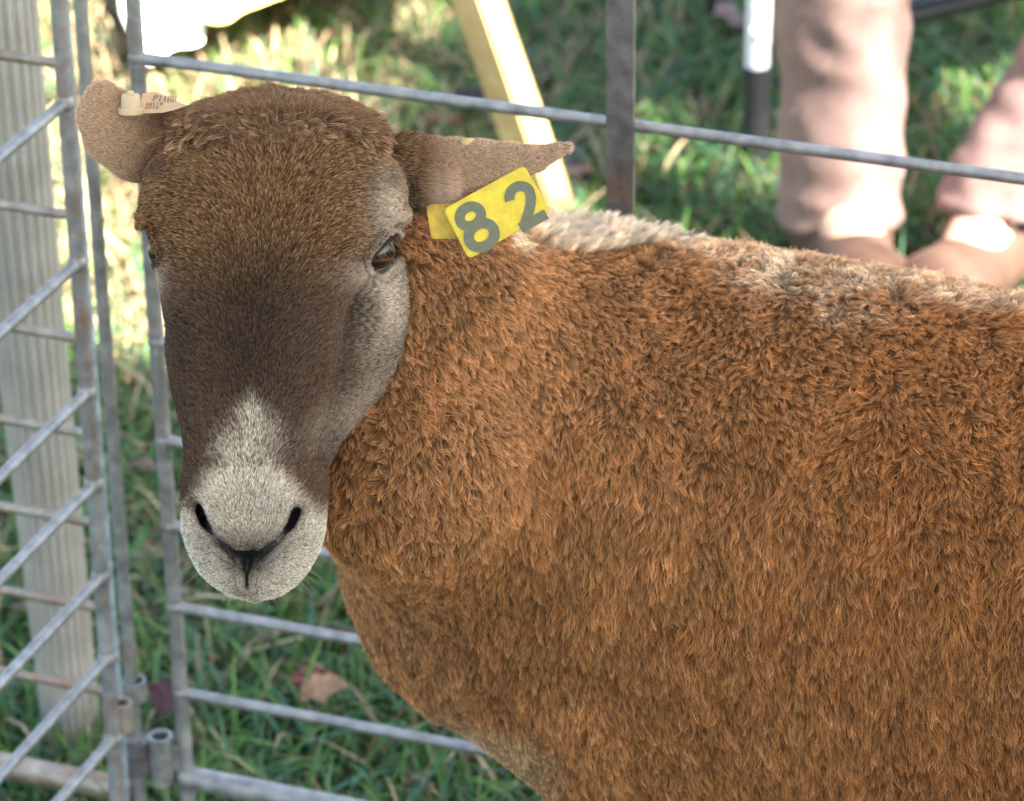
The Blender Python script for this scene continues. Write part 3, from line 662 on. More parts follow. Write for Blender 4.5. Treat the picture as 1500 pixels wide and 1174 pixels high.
# ------------------------------------------------------------------ FUR
Tr = np.concatenate([Q4[:, [0, 1, 2]], Q4[:, [0, 2, 3]]]); A3, B3, C3 = Vs[Tr[:, 0]], Vs[Tr[:, 1]], Vs[Tr[:, 2]]
area = np.linalg.norm(np.cross(B3 - A3, C3 - A3), axis=1) / 2; cen = (A3 + B3 + C3) / 3; fnrm = np.cross(B3 - A3, C3 - A3)
cpx, cpy, _ = proj(cen); tocam = CAM - cen; facing = np.einsum('ij,ij->i', fnrm, tocam) / (np.linalg.norm(fnrm, axis=1) * np.linalg.norm(tocam, axis=1) + 1e-12)
trish = ish[Tr[:, 0]]
vis = ss(-.35, .0, facing) * ss(1900, 1620, cpx) * ss(1400, 1250, cpy)
def sample(n, wgt, seed):
    r = np.random.default_rng(seed); cw = np.cumsum(wgt * area); t = np.searchsorted(cw, r.random(n) * cw[-1]); t = np.minimum(t, len(area) - 1)
    u = r.random(n); v = r.random(n); k = u + v > 1; u[k] = 1 - u[k]; v[k] = 1 - v[k]
    return A3[t] + (B3[t] - A3[t]) * u[:, None] + (C3[t] - A3[t]) * v[:, None]
def make_fur(name, P, dirv, length, rad, nrm, lift, clump_n, clump_k, curl, cols, npt=5, label=None, seed=0, matl=None, free=False, jt=.16, cv_=.2):
    r = np.random.default_rng(seed); n = len(P)
    dv = dirv - nrm * np.einsum('ij,ij->i', dirv, nrm)[:, None]; dv /= np.linalg.norm(dv, axis=1)[:, None] + 1e-9
    side = np.cross(nrm, dv)
    jit = r.normal(0, 1, (n, 3)) * jt; d0 = nrm * lift[:, None] + dv * (1 - lift * .6)[:, None] + jit; d0 /= np.linalg.norm(d0, axis=1)[:, None]
    if free: d0 = dirv / np.linalg.norm(dirv, axis=1)[:, None] + jit; nrm = nrm * .2
    T = np.linspace(0, 1, npt); pts = np.empty((n, npt, 3)); 
    ph = r.random(n) * 6.283
    for i, t in enumerate(T):
        bend = nrm * (-lift * .55 * t * t)[:, None] + side * (curl * np.sin(t * 4 + ph) * t)[:, None] + nrm * (curl * .5 * np.cos(t * 4 + ph) * t)[:, None]
        pts[:, i] = P + (d0 * t + bend) * length[:, None]
    if clump_n:
        ci = r.choice(n, clump_n, replace=False); kd = kdtree.KDTree(clump_n)
        for k, i in enumerate(ci): kd.insert(P[i], k)
        kd.balance(); near_ = np.fromiter((kd.find(p)[1] for p in P), dtype=np.int64, count=n); gi = ci[near_]
        off_ = P - P[gi]; cvar = r.normal(1, cv_, clump_n); cols = cols * np.clip(cvar[near_], .55, 1.5)[:, None]
        for i, t in enumerate(T):
            k = (clump_k * t ** 1.2)[:, None] if hasattr(clump_k, '__len__') else clump_k * t ** 1.2
            tgt = pts[gi, i] + off_ * .12
            # keep every hair's own length: pull towards the guide's path
            newp = pts[:, i] * (1 - k) + (tgt) * k; pts[:, i] = newp
    cu = bpy.data.hair_curves.new(name); cu.add_curves([npt] * n)
    cu.position_data.foreach_set('vector', pts.astype(np.float32).ravel())
    ra = cu.attributes.get('radius') or cu.attributes.new('radius', 'FLOAT', 'POINT')
    rr = rad[:, None] * np.array([1.0, 1.0, .85, .6, .15] if npt == 5 else [1.0, .95, .7, .15])[None, :]; ra.data.foreach_set('value', rr.astype(np.float32).ravel())
    ca = cu.attributes.new('col', 'FLOAT_COLOR', 'CURVE'); c4 = np.ones((n, 4), np.float32); c4[:, :3] = cols; ca.data.foreach_set('color', c4.ravel())
    cu.materials.append(matl); o = bpy.data.objects.new(name, cu); C.objects.link(o); o.parent = sheep; o.matrix_parent_inverse = parent_inv(sheep)
    if label: o['label'] = label
    return o
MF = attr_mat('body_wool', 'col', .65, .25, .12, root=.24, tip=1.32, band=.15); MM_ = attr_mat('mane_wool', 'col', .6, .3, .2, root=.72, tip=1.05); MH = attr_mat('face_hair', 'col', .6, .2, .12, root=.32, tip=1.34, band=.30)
def nrm_of(P, f): g_ = grad(f, P, 1e-3); return g_ / (np.linalg.norm(g_, axis=1)[:, None] + 1e-9)
DOWN = np.array([0, 0, -1.])
# body
NB = 620000
P = sample(NB, np.where(trish, 0, .13 * (cen[:, 2] > .22) + .02 + vis), 11); s, l, z = sloc(P); N = nrm_of(P, bodyf); r = np.random.default_rng(5)
sh_, se_, hx2, hy2, hz2 = classify(P); sh_ = sh_ | (headf(P) < .0018); P, s, l, z, N, hx2, hy2 = (q[~sh_] for q in (P, s, l, z, N, hx2, hy2)); n = len(P)
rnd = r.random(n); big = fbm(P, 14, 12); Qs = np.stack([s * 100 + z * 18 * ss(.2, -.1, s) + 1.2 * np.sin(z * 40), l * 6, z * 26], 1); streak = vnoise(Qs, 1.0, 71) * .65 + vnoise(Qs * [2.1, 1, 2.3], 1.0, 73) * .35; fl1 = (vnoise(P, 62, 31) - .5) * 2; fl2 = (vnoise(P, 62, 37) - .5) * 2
upz = ss(.55, .67, z)                                        # curly on the back, sleek lower down
dirv = np.outer(np.ones(n), DOWN) + VV * (-.38 * ss(.12, -.12, s) + .10 + .15 * ss(.1, .4, s))[:, None] + (VV * fl1[:, None] + np.array([0, 0, .8]) * fl2[:, None]) * (.25 + .6 * upz)[:, None]
mane = np.zeros(n, bool)
dirv[mane] = (VV * .75 + np.array([0, 0, .75]))[None, :] + r.normal(0, .12, (mane.sum(), 3))
px_, py_, _ = proj(P)
smooth_ = np.maximum(ss(.40, .32, z) * ss(.05, -.05, s), np.exp(-((px_ - 725) / 100) ** 4 - ((py_ - 1110 - (px_ - 735) * .33) / 55) ** 4))                # brisket is sleek
length = (.0094 + .0042 * r.random(n)) * (.8 + .5 * big) * (.62 + .75 * streak) * (1 - .55 * smooth_) * (1 - .4 * ss(-.02, -.12, s)) ; length[z < .27] *= .35
length[mane] = .026 + .010 * r.random(mane.sum())
lift = np.clip(.30 + .38 * upz + .18 * (big - .5) + r.normal(0, .07, n) - .2 * smooth_, .08, .95); lift[mane] = .85
cols = coat(P, np.zeros(n, bool), np.zeros(n, bool), hx2, hy2, rnd) * (.62 + .7 * r.random((n, 1)) ** 1.3) * (.78 + .44 * streak)[:, None]; kd_ = r.random(n) < .07; cols[kd_] = cols[kd_] * 1.25 + .06  # streak also darkens the wool partings, their shade put into hair colour
ck = np.clip(.66 + .22 * upz - .25 * smooth_ + r.normal(0, .12, n), 0, .95); ck[mane] = .8
m1 = ~mane
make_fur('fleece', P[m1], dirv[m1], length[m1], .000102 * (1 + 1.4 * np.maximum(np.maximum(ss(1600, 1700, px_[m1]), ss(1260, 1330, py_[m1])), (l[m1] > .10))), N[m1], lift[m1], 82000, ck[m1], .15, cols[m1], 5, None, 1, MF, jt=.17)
# mane tufts
PM = sample(130000, np.where((cen[:, 2] > .60) & (~trish), 1, 0) * ((cen - WO) @ VV < .20) * ((cen - WO) @ VV > -.05) * (np.abs((cen - WO) @ UU - .0) < .05), 12)
s, l, z = sloc(PM); N = nrm_of(PM, bodyf); n = len(PM); sh_, _, hx2, hy2, _ = classify(PM); mx_, my_, _ = proj(PM); kk = ~sh_ & (mx_ > 725) & (mx_ < 1230) & (my_ < np.interp(mx_, [725, 760, 850, 930, 1010, 1100, 1230], [352, 378, 376, 366, 362, 372, 380])) & ((mx_ < 960) | (rng.random(len(mx_)) < np.interp(mx_, [960, 1230], [.9, .3]))); PM, s, l, z, N, hx2, hy2 = (q[kk] for q in (PM, s, l, z, N, hx2, hy2)); n = len(PM)
r = np.random.default_rng(9); fl1 = (vnoise(PM, 26, 3) - .5)
dirv = np.outer(np.ones(n), VV * .55 + np.array([0, 0, .62]) + UU * .22) + r.normal(0, .05, (n, 3)) + np.outer(fl1 * 1.0, VV)
fade = ss(.10, .02, s)
make_fur('mane', PM, dirv, (.0065 + .0095 * fade) * (.7 + .5 * r.random(n)), np.full(n, .00011), N, np.full(n, .62), 800, np.full(n, .72), .08,
         (BR['cream'] * (.70 + .4 * r.random((n, 1)))) * np.where(r.random((n, 1)) < .12, .6, 1), 5, 'cream white tufted mane along the withers', 2, MM_, free=True)
# head and ears
NH = 430000
earw = np.where(ise[Tr[:, 0]], 1.8, np.where(hy_[Tr[:, 0]] > 690, 1.7, 1)); P = sample(NH, np.where(trish, .06 + vis * earw, 0), 13); sh_, se_, x, y, z = classify(P); P, se_, x, y, z = (q[sh_] for q in (P, se_, x, y, z)); n = len(P)
N = nrm_of(P, headf); r = np.random.default_rng(6); rnd = r.random(n)
eo = np.minimum(seg2(x, y, [(549, 386), (562, 370), (578, 350)]), seg2(x, y, [(203, 340), (208, 358), (218, 374)]))
fold = np.minimum(np.minimum(seg2(x, y, NOSL), seg2(x, y, NOSR)), seg2(x, y, MOUTH)); nosep = np.exp(-(np.maximum(np.abs(x - 362) - (838 - y) * .75, 0) / 3) ** 2) * (y > 806) * (y < 838)
keep = ((eo > 11.0) | (z < -150)) & ((fold > .5 + 2.5 * r.random(n) + 6.5 * ss(790, 765, y)) | (z < -90)) & ((nosep < .45) | (z < -90)); P, se_, x, y, z, N, rnd, eo, fold = (q[keep] for q in (P, se_, x, y, z, N, rnd, eo, fold)); n = len(P)
midx = np.interp(y, [150, 500, 800], [400, 372, 364]); dx = (x - midx)
u = dx / 70; v = -np.ones(n) * 1.0
out = ss(60, 190, np.abs(dx)); v = v + out * 1.3 * ss(700, 400, y) ; kz = ss(770, 835, y); v = v * (1 - kz) + .5 * kz
u = np.where(y > 700, dx / 60, u)
dirv = np.outer(u, R_) + np.outer(-v, -U_) * -1
dirv = np.outer(u, R_) + np.outer(-v, U_)
er = se_ & (x > 450); el = se_ & (x < 450); dirv[er] = R_ * 1 + U_ * -.05; dirv[el] = R_ * -1 + U_ * .5
flw = (vnoise(P, 60, 41) - .5); dirv += np.outer(flw * .7, R_)
poll = ss(215, 165, y) * (~se_)
pf = (vnoise(P, 45, 51) - .5) * 2; dirv += (np.outer(pf * 1.6, R_) + np.outer((vnoise(P, 45, 55) - .5) * 2, U_)) * poll[:, None]
ebr = np.exp(-((x - 585) / 16) ** 2 - ((y - 325) / 14) ** 2) + np.exp(-((x - 205) / 14) ** 2 - ((y - 318) / 14) ** 2)
length = (.0036 + .0016 * r.random(n)) * (1 + .3 * ss(330, 250, y)) ; length = length + .010 * poll * (.6 + .5 * r.random(n)); length[se_] = .0028 + .0014 * r.random(se_.sum())
length = length * (1 - .35 * ss(700, 760, y)) + .006 * ebr * (~se_)
length = np.where(se_ & (np.exp(-((x - 615) / 40) ** 2) * (y > 240) > .3), .008, length)
length = np.where(eo < 26, length * .6, length); length = np.where(fold < 14, length * .6, length)
lift = np.clip(.24 + .35 * poll + r.normal(0, .06, n) + .3 * ebr, .08, .9)
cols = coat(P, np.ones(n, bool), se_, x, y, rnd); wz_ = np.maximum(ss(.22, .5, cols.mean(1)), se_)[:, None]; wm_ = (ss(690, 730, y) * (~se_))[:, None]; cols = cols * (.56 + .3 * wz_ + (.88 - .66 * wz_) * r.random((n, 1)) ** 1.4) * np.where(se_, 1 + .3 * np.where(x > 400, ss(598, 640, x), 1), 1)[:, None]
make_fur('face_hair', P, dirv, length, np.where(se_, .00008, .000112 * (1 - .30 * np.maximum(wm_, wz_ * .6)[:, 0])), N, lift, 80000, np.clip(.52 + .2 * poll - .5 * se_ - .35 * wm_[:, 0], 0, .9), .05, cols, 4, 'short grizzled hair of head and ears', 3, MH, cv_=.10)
# tousled forelock between the ears
PF = sample(26000, np.where(trish, 1, 0) * (cen[:, 2] > HW(400, 250, 0)[2]) * ss(-.35, .0, facing), 17); fh, fe, x, y, z = classify(PF); N = nrm_of(PF, headf)
kk = fh & ~fe & (y < 203 + 22 * np.abs(x - 400) / 130) & (np.abs(x - 400) < 150); PF, x, y, N = (q[kk] for q in (PF, x, y, N)); n = len(PF); r = np.random.default_rng(19)
sgn = np.tanh((x - 392) / 22) + (vnoise(PF, 50, 61) - .5) * 1.6
dirv = np.outer(sgn * 1.0, R_) + np.outer(-.25 - .55 * (np.abs(x - 395) / 130) + (vnoise(PF, 50, 63) - .5) * .9, U_)
cf_ = (BR['pole'] * .85) * (.45 + 1.0 * r.random((n, 1)) ** 1.5); cf_[r.random(n) < .2] = lin((200, 160, 120))
make_fur('forelock', PF, dirv, (.010 + .009 * r.random(n)) * (.7 + .6 * fbm(PF, 40, 5)) * (.30 + .70 * ss(206, 165, y - 22 * np.abs(x - 400) / 130 + r.normal(0, 8, n))), np.full(n, .00013), N, np.clip(.42 + r.normal(0, .12, n), .1, .9), 300, np.full(n, .84), .14, cf_, 5, 'tousled hair between the ears', 7, MH)
# eyelashes and whiskers
def wisp(name, roots, dirs, L_, rad, col, droop=.25):
    mb = MB()
    for p, d in zip(roots, dirs):
        d = d / np.linalg.norm(d); l_ = L_ * random.uniform(.6, 1.1); mb.tube([p, p + d * l_ * .5 + DOWN * l_ * droop * .15, p + d * l_ + DOWN * l_ * droop], [rad, rad * .8, rad * .2], 4, caps=False)
    return mb.build(name, mat(name, col, .5, var=.1), sheep)
rt, dr = [], []
for k in range(26):
    t = k / 25; p = HW(550 + 33 * t, 372 - 34 * t, -28 - 52 * t); rt.append(p); dr.append(R_ * (.9 + random.uniform(-.3, .3)) + -F_ * .5 + U_ * random.uniform(-.5, .1))
wisp('eyelashes', rt, dr, .0075, .00011, (.30, .24, .19))
rt, dr = [], []
for k in range(22):
    t = k / 21; rt.append(HW(200 + 10 * t, 338 - 22 * t, -95 + random.uniform(-15, 15))); dr.append(-R_ * (1 + random.uniform(-.3, .3)) + U_ * random.uniform(-.7, .1) + -F_ * .1)
wisp('eyelashes', rt, dr, .0075, .00011, (.20, .15, .11))
rt, dr = [], []
for k in range(34):
    th = random.uniform(.15, 2.99); cx_, cy_ = 368 + 92 * math.cos(th), 800 + 72 * math.sin(th); rt.append(HW(cx_, cy_, -20 - 50 * abs(math.cos(th)))); dr.append(R_ * math.cos(th) * 1.2 - U_ * math.sin(th) + -F_ * .3 + R_ * random.uniform(-.3, .3))
wisp('whiskers', rt, dr, .012, .00008, (.42, .36, .28), .1)

# ------------------------------------------------------------------ EAR TAGS (pierced through the ears)
MY = mat('tag_yellow', (.72, .54, .04), .38, var=.10, scale=120, bump=.15, bscale=300, spec=.4, transl=.12); MYD = mat('tag_yellow_stained', (.55, .36, .02), .45, var=.35, scale=60)
MPR = mat('tag_print', (.115, .12, .07), .5, var=.08, scale=300)
def plate(name, pts, th, material, parent, label=None, bev=.0006):
    """pts in head px coords (x, y, z): an outline given its thickness away from the camera"""
    bm = bmesh.new(); vs = [bm.verts.new(HW(*p)) for p in pts]; f = bm.faces.new(vs)
    ex = bmesh.ops.extrude_face_region(bm, geom=[f]); vv = [g_ for g_ in ex['geom'] if isinstance(g_, bmesh.types.BMVert)]
    for v_ in vv: v_.co += Vector(F_ * th)
    bmesh.ops.recalc_face_normals(bm, faces=bm.faces)
    if bev: bmesh.ops.bevel(bm, geom=[e for e in bm.edges if e.calc_face_angle(0) > 1.2], offset=bev, segments=2, affect='EDGES')
    me = bpy.data.meshes.new(name); bm.to_mesh(me); bm.free(); o = link(name, me, material, parent, False)
    if label: o['label'] = label
    return o
def rounded(corn, rad, n=6):
    out_ = []; m_ = len(corn); corn = [np.array(c, float) for c in corn]
    for i in range(m_):
        c = corn[i]; a = corn[i - 1] - c; b = corn[(i + 1) % m_] - c; a /= np.linalg.norm(a); b /= np.linalg.norm(b); p0 = c + a * rad; p1 = c + b * rad
        for k in range(n + 1):
            t = k / n; out_.append((1 - t) ** 2 * p0 + 2 * t * (1 - t) * c + t * t * p1)
    return out_
# yellow tag: a front plate below the ear, its back plate behind
TZ = -64
tg = plate('ear_tag', [(*p, TZ) for p in rounded([(648, 304), (768, 238), (808, 308), (686, 378)], 9)], .0016, MY, sheep, 'yellow ear tag numbered 82 hanging from the ear')
plate('back_plate', [(*p, TZ - 28) for p in rounded([(622, 296), (690, 290), (700, 345), (630, 347)], 8)], .0016, MYD, tg)
e1 = np.array([120, -66.]) ; e1 /= np.linalg.norm(e1); e2 = np.array([38, 74.]); e2 /= np.linalg.norm(e2)   # along the tag's text and down it
def glyph(fn_pts, name, zo=.9):
    bm = bmesh.new()
    for poly in fn_pts:
        for quad in poly: bm.faces.new([bm.verts.new(HW(q[0], q[1], TZ + zo)) for q in quad])
    bmesh.ops.remove_doubles(bm, verts=bm.verts, dist=1e-6); bmesh.ops.recalc_face_normals(bm, faces=bm.faces)
    ex = bmesh.ops.extrude_face_region(bm, geom=bm.faces[:]); 
    for g_ in ex['geom']:
        if isinstance(g_, bmesh.types.BMVert): g_.co -= Vector(F_ * .0002)
    me = bpy.data.meshes.new(name); bm.to_mesh(me); bm.free(); return link(name, me, MPR, tg, False)
def stroke(path, wd, closed=False):
    path = [np.array(p, float) for p in path]; n = len(path); L_, R2 = [], []
    for i in range(n):
        a = path[(i - 1) % n] if closed or i > 0 else path[i]; b = path[(i + 1) % n] if closed or i < n - 1 else path[i]
        t = b - a; t /= np.linalg.norm(t); nn = np.array([-t[1], t[0]]); L_.append(path[i] + nn * wd / 2); R2.append(path[i] - nn * wd / 2)
    rg = range(n if closed else n - 1); return [(L_[i], L_[(i + 1) % n], R2[(i + 1) % n], R2[i]) for i in rg]
def gp(o, u, v): return o + e1 * u + e2 * v
def ring_(o, u, v, ru, rv, wd, n=36): return stroke([gp(o, u + ru * math.cos(t * 2 * math.pi / n), v + rv * math.sin(t * 2 * math.pi / n)) for t in range(n)], wd, True)
o8 = np.array([697., 329.])
glyph([ring_(o8, -1, -17, 16.5, 14.0, 15.0)], 'numeral'); glyph([ring_(o8, 1, 15.5, 20, 17, 15.5)], 'numeral', 1.6)
o2 = np.array([768., 297.])
arc = [gp(o2, 0 + 16.0 * math.cos(a_), -14 + 14.5 * math.sin(a_)) for a_ in np.linspace(math.pi * 1.02, math.pi * 2.12, 18)]
arc += [gp(o2, *q) for q in ((14.0, -5), (9, 4), (1, 13), (-7, 21), (-13.5, 27.5))]
glyph([stroke(arc, 15)], 'numeral'); glyph([stroke([gp(o2, -21, 28), gp(o2, 23, 28)], 15)], 'numeral', 1.6)
o = MB().tube([HW(684, 197, -96), HW(684, 214, -96)], .0042, 14).build('tag_stud', mat('stud_tan', (.55, .40, .16), .5), tg)
# small pale tag on the other ear
MT = mat('tag_cream', (.66, .50, .29), .4, var=.06, scale=80, transl=.25); MTN = mat('tag_tan', (.66, .45, .27), .5, var=.08, scale=80, transl=.3)
bt = MB(); axu = U_ * .96 - F_ * .26
c0 = HW(184, 160, -84)
bt.tube([c0 - axu * .0006, c0, c0 + axu * .0026, c0 + axu * .0032], [.0062, .0072, .0072, .0066], 24).tube([c0 + axu * .003, c0 + axu * .0095, c0 + axu * .0105], [.0056, .0052, .0045], 24).tube([c0 + axu * .0104, c0 + axu * .0122], [.0024, .0018], 14)
bt_ = bt.build('ear_tag', MT, sheep); bt_['label'] = 'small cream button tag on the other ear'
blade = [(196, 161, -78), (232, 160, -78), (252, 155, -78), (268, 149, -80), (256, 144, -84), (240, 137, -88), (225, 129, -92), (213, 127, -94), (200, 131, -92), (198, 148, -84)]
bl_ = plate('tag_flap', blade, .0009, MTN, bt_, bev=0)
MTP = mat('tag_flap_print', (.13, .10, .09), .5)
def flap(u, v):   # u along, v across on the flap
    a = np.array([204, 154, -80.]); return a + u * np.array([52, -2, -1.]) + v * np.array([5, -22, -11.]) 
def letters(lines, wd):
    fcs = []
    for pl in lines:
        for p, q in zip(pl[:-1], pl[1:]):
            p, q = np.array(p), np.array(q); t = q - p; t = t / np.linalg.norm(t); nn = np.array([-t[1], t[0]]) * wd / 2
            fcs.append([flap(*(p + nn)), flap(*(q + nn)), flap(*(q - nn)), flap(*(p - nn))])
    bm = bmesh.new()
    for f in fcs: bm.faces.new([bm.verts.new(HW(q[0], q[1], q[2] + 1.6)) for q in f])
    me = bpy.data.meshes.new('printing'); bm.to_mesh(me); bm.free(); return link('printing', me, MTP, bt_, False)
L1 = []; 
def ltr(ch, u, v, w_, h_):
    G = dict(P=[[(0, 0), (0, 1), (.8, 1), (.8, .5), (0, .5)]], I=[[(.4, 0), (.4, 1)]], T=[[(.4, 0), (.4, 1)], [(0, 1), (.8, 1)]], O=[[(0, 0), (0, 1), (.7, 1), (.7, 0), (0, 0)]], N=[[(0, 0), (0, 1), (.7, 0), (.7, 1)]], E=[[(.7, 0), (0, 0), (0, 1), (.7, 1)], [(0, .5), (.6, .5)]])
    for pl in G[ch]: L1.append([(u + a_ * w_, v + b_ * h_) for a_, b_ in pl])
for k, ch in enumerate('PITOO'): ltr(ch, .20 + k * .14, .52 - k * .03, .10, .40)
letters(L1, .034)
L1 = []
for k, ch in enumerate('OOEIO'): ltr(ch, .04 + k * .10, .22, .06, .18)
for k, ch in enumerate('OPIO'): ltr(ch, .04 + k * .10, -.02, .06, .16)
letters(L1, .022)

# ------------------------------------------------------------------ TIMBER POST, DARK LUMP
MWD = mat('pale_timber', (.44, .31, .15), .6, var=.16, scale=18, bump=.3, bscale=80)
p0 = Wz(815, 330, 0.0); q0 = W(700, 0, 3.98) ; dirp = q0 - p0; dirp = dirp / dirp[2] * 1.1
tb = empty('timber_post', tuple(p0)); tag(tb, 'leaning pale yellow timber behind the hurdle, left of the flat steel upright', 'timber post')
t_ = dirp / np.linalg.norm(dirp); a_ = np.cross(t_, np.array([.35, 1, 0])); a_ /= np.linalg.norm(a_); b_ = np.cross(t_, a_)
cth = math.cos(R(-24)); sth = math.sin(R(-24)); a2 = a_ * cth + b_ * sth; b2 = -a_ * sth + b_ * cth
MB().box(p0 + dirp * .5, a2 * .0215, b2 * .016, dirp * .5).build('post', MWD, tb, smooth=False, bevel=.003)
dirq = np.array([-dirp[0] * 1.4, dirp[1] + .5, 0]); top_ = p0 + dirp; foot2 = top_ * [1, 1, 0] + np.array([.25, .55, 0]); dq = top_ - foot2
MB().box(foot2 + dq * .5 + [0, .03, 0], np.array([.0215, 0, 0]), np.array([0, .016, 0]), dq * .5).build('brace', MWD, tb, smooth=False, bevel=.003)
# unidentified dark shape behind the ear tip, built as a rounded lump
st = Wz(822, 252, .02)
o = MB().blob((0, 0, 0), .035, .05, .022, 16, 10).build('lump', mat('dark_lump', (.05, .035, .04), .7, var=.3, scale=30, bump=.6), None)
for v_ in o.data.vertices: v_.co *= 1 + .18 * math.sin(v_.co.x * 90 + v_.co.y * 60)
o.location = st; tag(o, 'small dark rounded stone standing in for an unidentified dark thing behind the tagged ear tip', 'lump')

# ------------------------------------------------------------------ SHEETS on the lawn
def cloth(name, outline, z, material, label, cat, seed, amp=.03):
    pts = [Wz(x, y, z) for x, y in outline]; c = sum(pts) / len(pts); V = [c + [0, 0, amp]]; Fc = []; rings = 10; m_ = len(pts); per = 6; r = np.random.default_rng(seed)
    E = []
    for i in range(m_):
        for k in range(per): E.append(pts[i] + (pts[(i + 1) % m_] - pts[i]) * (k / per))
    nE = len(E)
    for j in range(1, rings + 1):
        for e in E: V.append(c + (e - c) * (j / rings))
    V = np.array(V); V[:, 2] += (fbm(V * [1, 1, 0] + seed, 9, seed)) * amp * 1.6 + vnoise(V * [1, 1, 0], 35, seed) * amp * .4
    for k in range(nE): Fc.append((0, 1 + k, 1 + (k + 1) % nE))
    for j in range(rings - 1):
        for k in range(nE): a = 1 + j * nE + k; b = 1 + j * nE + (k + 1) % nE; Fc.append((a, a + nE, b + nE, b))
    me = bpy.data.meshes.new(name); me.from_pydata([tuple(q) for q in V], [], Fc); o = link(name, me, material)
    sd = o.modifiers.new('thick', 'SOLIDIFY'); sd.thickness = .0012; tag(o, label, cat); return o
cloth('white_glare_sheet', [(150, -160), (180, 60), (205, 120), (222, 128), (262, 104), (298, 98), (306, 40), (460, -10), (470, -170)], .035, mat('white_glare', (.82, .82, .80), .35, var=.03, scale=5), 'white sheet at the top left, widened to stand in for sun glare on the ground', 'sheet', 3)  # widened white sheet also stands in for overexposed sunlit ground
cloth('yellow_sheet', [(284, 50), (302, 64), (335, 62), (400, 38), (460, 22), (522, 2), (600, -60), (560, -170), (400, -120)], .06, mat('yellow_plastic', (.82, .70, .20), .4, var=.05, scale=5, transl=.2), 'crumpled pale yellow sheet spread next to the white one', 'sheet', 5)

# ------------------------------------------------------------------ CAMP CHAIR and the person sitting in it
MWT = mat('white_enamel_tube', (.72, .74, .78), .3, var=.04); MBL = mat('black_plastic', (.022, .022, .026), .45, var=.1); MFB = mat('black_canvas', (.02, .02, .026), .85, var=.2, scale=90)
FL = Wz(1106, 262, 0.0)
ch = empty('folding_chair', tuple(FL)); tag(ch, 'folding chair with white tube legs and black feet, the person sits in it', 'chair')
cw_, cd_ = .52, .46; ax = np.array([1, .04, 0]); ay = np.array([-.04, 1, 0])
legs = [(FL, .0), (FL + ax * cw_, 0), (FL + ay * cd_, 0), (FL + ax * cw_ + ay * cd_, 0)]
for i, (p, _) in enumerate(legs):
    tp2 = p + np.array([.004, 0, .40 if i < 2 else .86])
    MB().tube([p + [0, 0, .10], p + [0, 0, .12], tp2], [.0115, .0125, .0125], 16).build('leg', MWT, ch)
    MB().tube([p + [0, 0, 0], p + [0, 0, .085], p + [0, 0, .125]], [.0165, .0135, .0155], 16).build('rubber_foot', MBL, ch)
    MB().blob(p + np.array([-.002, -.0125, .165]), .0075, .005, .0075, 12, 8).build('rivet', MWT, ch)
bar0 = W(1290, 32, 4.30); bar1 = W(1520, -22, 4.30)
dr_ = bar1 - bar0
MB().tube([FL + np.array([.03, .06, .08]), bar0, bar1, bar1 + dr_ * .25], [.010, .012, .012, .01], 14).build('crossbar', MBL, ch)
sc0 = FL + ax * cw_ / 2 + ay * cd_ / 2
MB().box(sc0 + [0, 0, .40], ax * .25, ay * .22, (0, 0, .008)).build('seat', MFB, ch, bevel=.005); MB().box(sc0 + ay * .235 + [0, 0, .70], ax * .25, ay * .008, (0, 0, .15)).build('backrest', MFB, ch, bevel=.005)
for sg in (-1, 1): MB().box(sc0 + ax * sg * .26 + [0, 0, .60], ax * .022, ay * .2, (0, 0, .012)).build('armrest', MBL, ch, bevel=.004)

# person
A1 = np.array([.318, 3.60, .09]); K1 = np.array([.318, 3.63, .49]); H1 = np.array([.43, 4.02, .50])
A2 = np.array([.470, 3.57, .09]); K2 = np.array([.70, 3.68, .48]); H2 = np.array([.62, 4.02, .50])
T1 = np.array([.335, 3.46, .03]); T2 = np.array([.40, 3.45, .03])
PEL = np.array([.515, 4.05, .53]); CH = np.array([.515, 4.06, .86]); NKp = np.array([.515, 4.03, 1.08]); HD = np.array([.515, 3.99, 1.24])
SH1 = np.array([.34, 4.05, 1.0]); SH2 = np.array([.69, 4.05, 1.0]); EL1 = np.array([.27, 3.93, .76]); EL2 = np.array([.76, 3.93, .76]); HN1 = np.array([.35, 3.74, .60]); HN2 = np.array([.64, 3.74, .60])
def hand(P, wr, d):
    dd = np.array(d, float); dd /= np.linalg.norm(dd); sd_ = np.cross(dd, [0, 0, 1.]); sd_ /= np.linalg.norm(sd_); b = rcone(P, wr, wr + dd * .07, .026, .033)
    for k, ln in enumerate((.062, .075, .080, .07)):
        o_ = wr + dd * .085 + sd_ * (k - 1.5) * -.018; b = smin(b, rcone(P, o_, o_ + dd * ln * .55, .009, .0085), .006); b = smin(b, rcone(P, o_ + dd * ln * .55, o_ + dd * ln * .9 + DOWN * .025, .0085, .007), .004)
    o_ = wr + dd * .03 + sd_ * .028; b = smin(b, rcone(P, o_, o_ + dd * .045 + sd_ * .03, .011, .0085), .008); return b
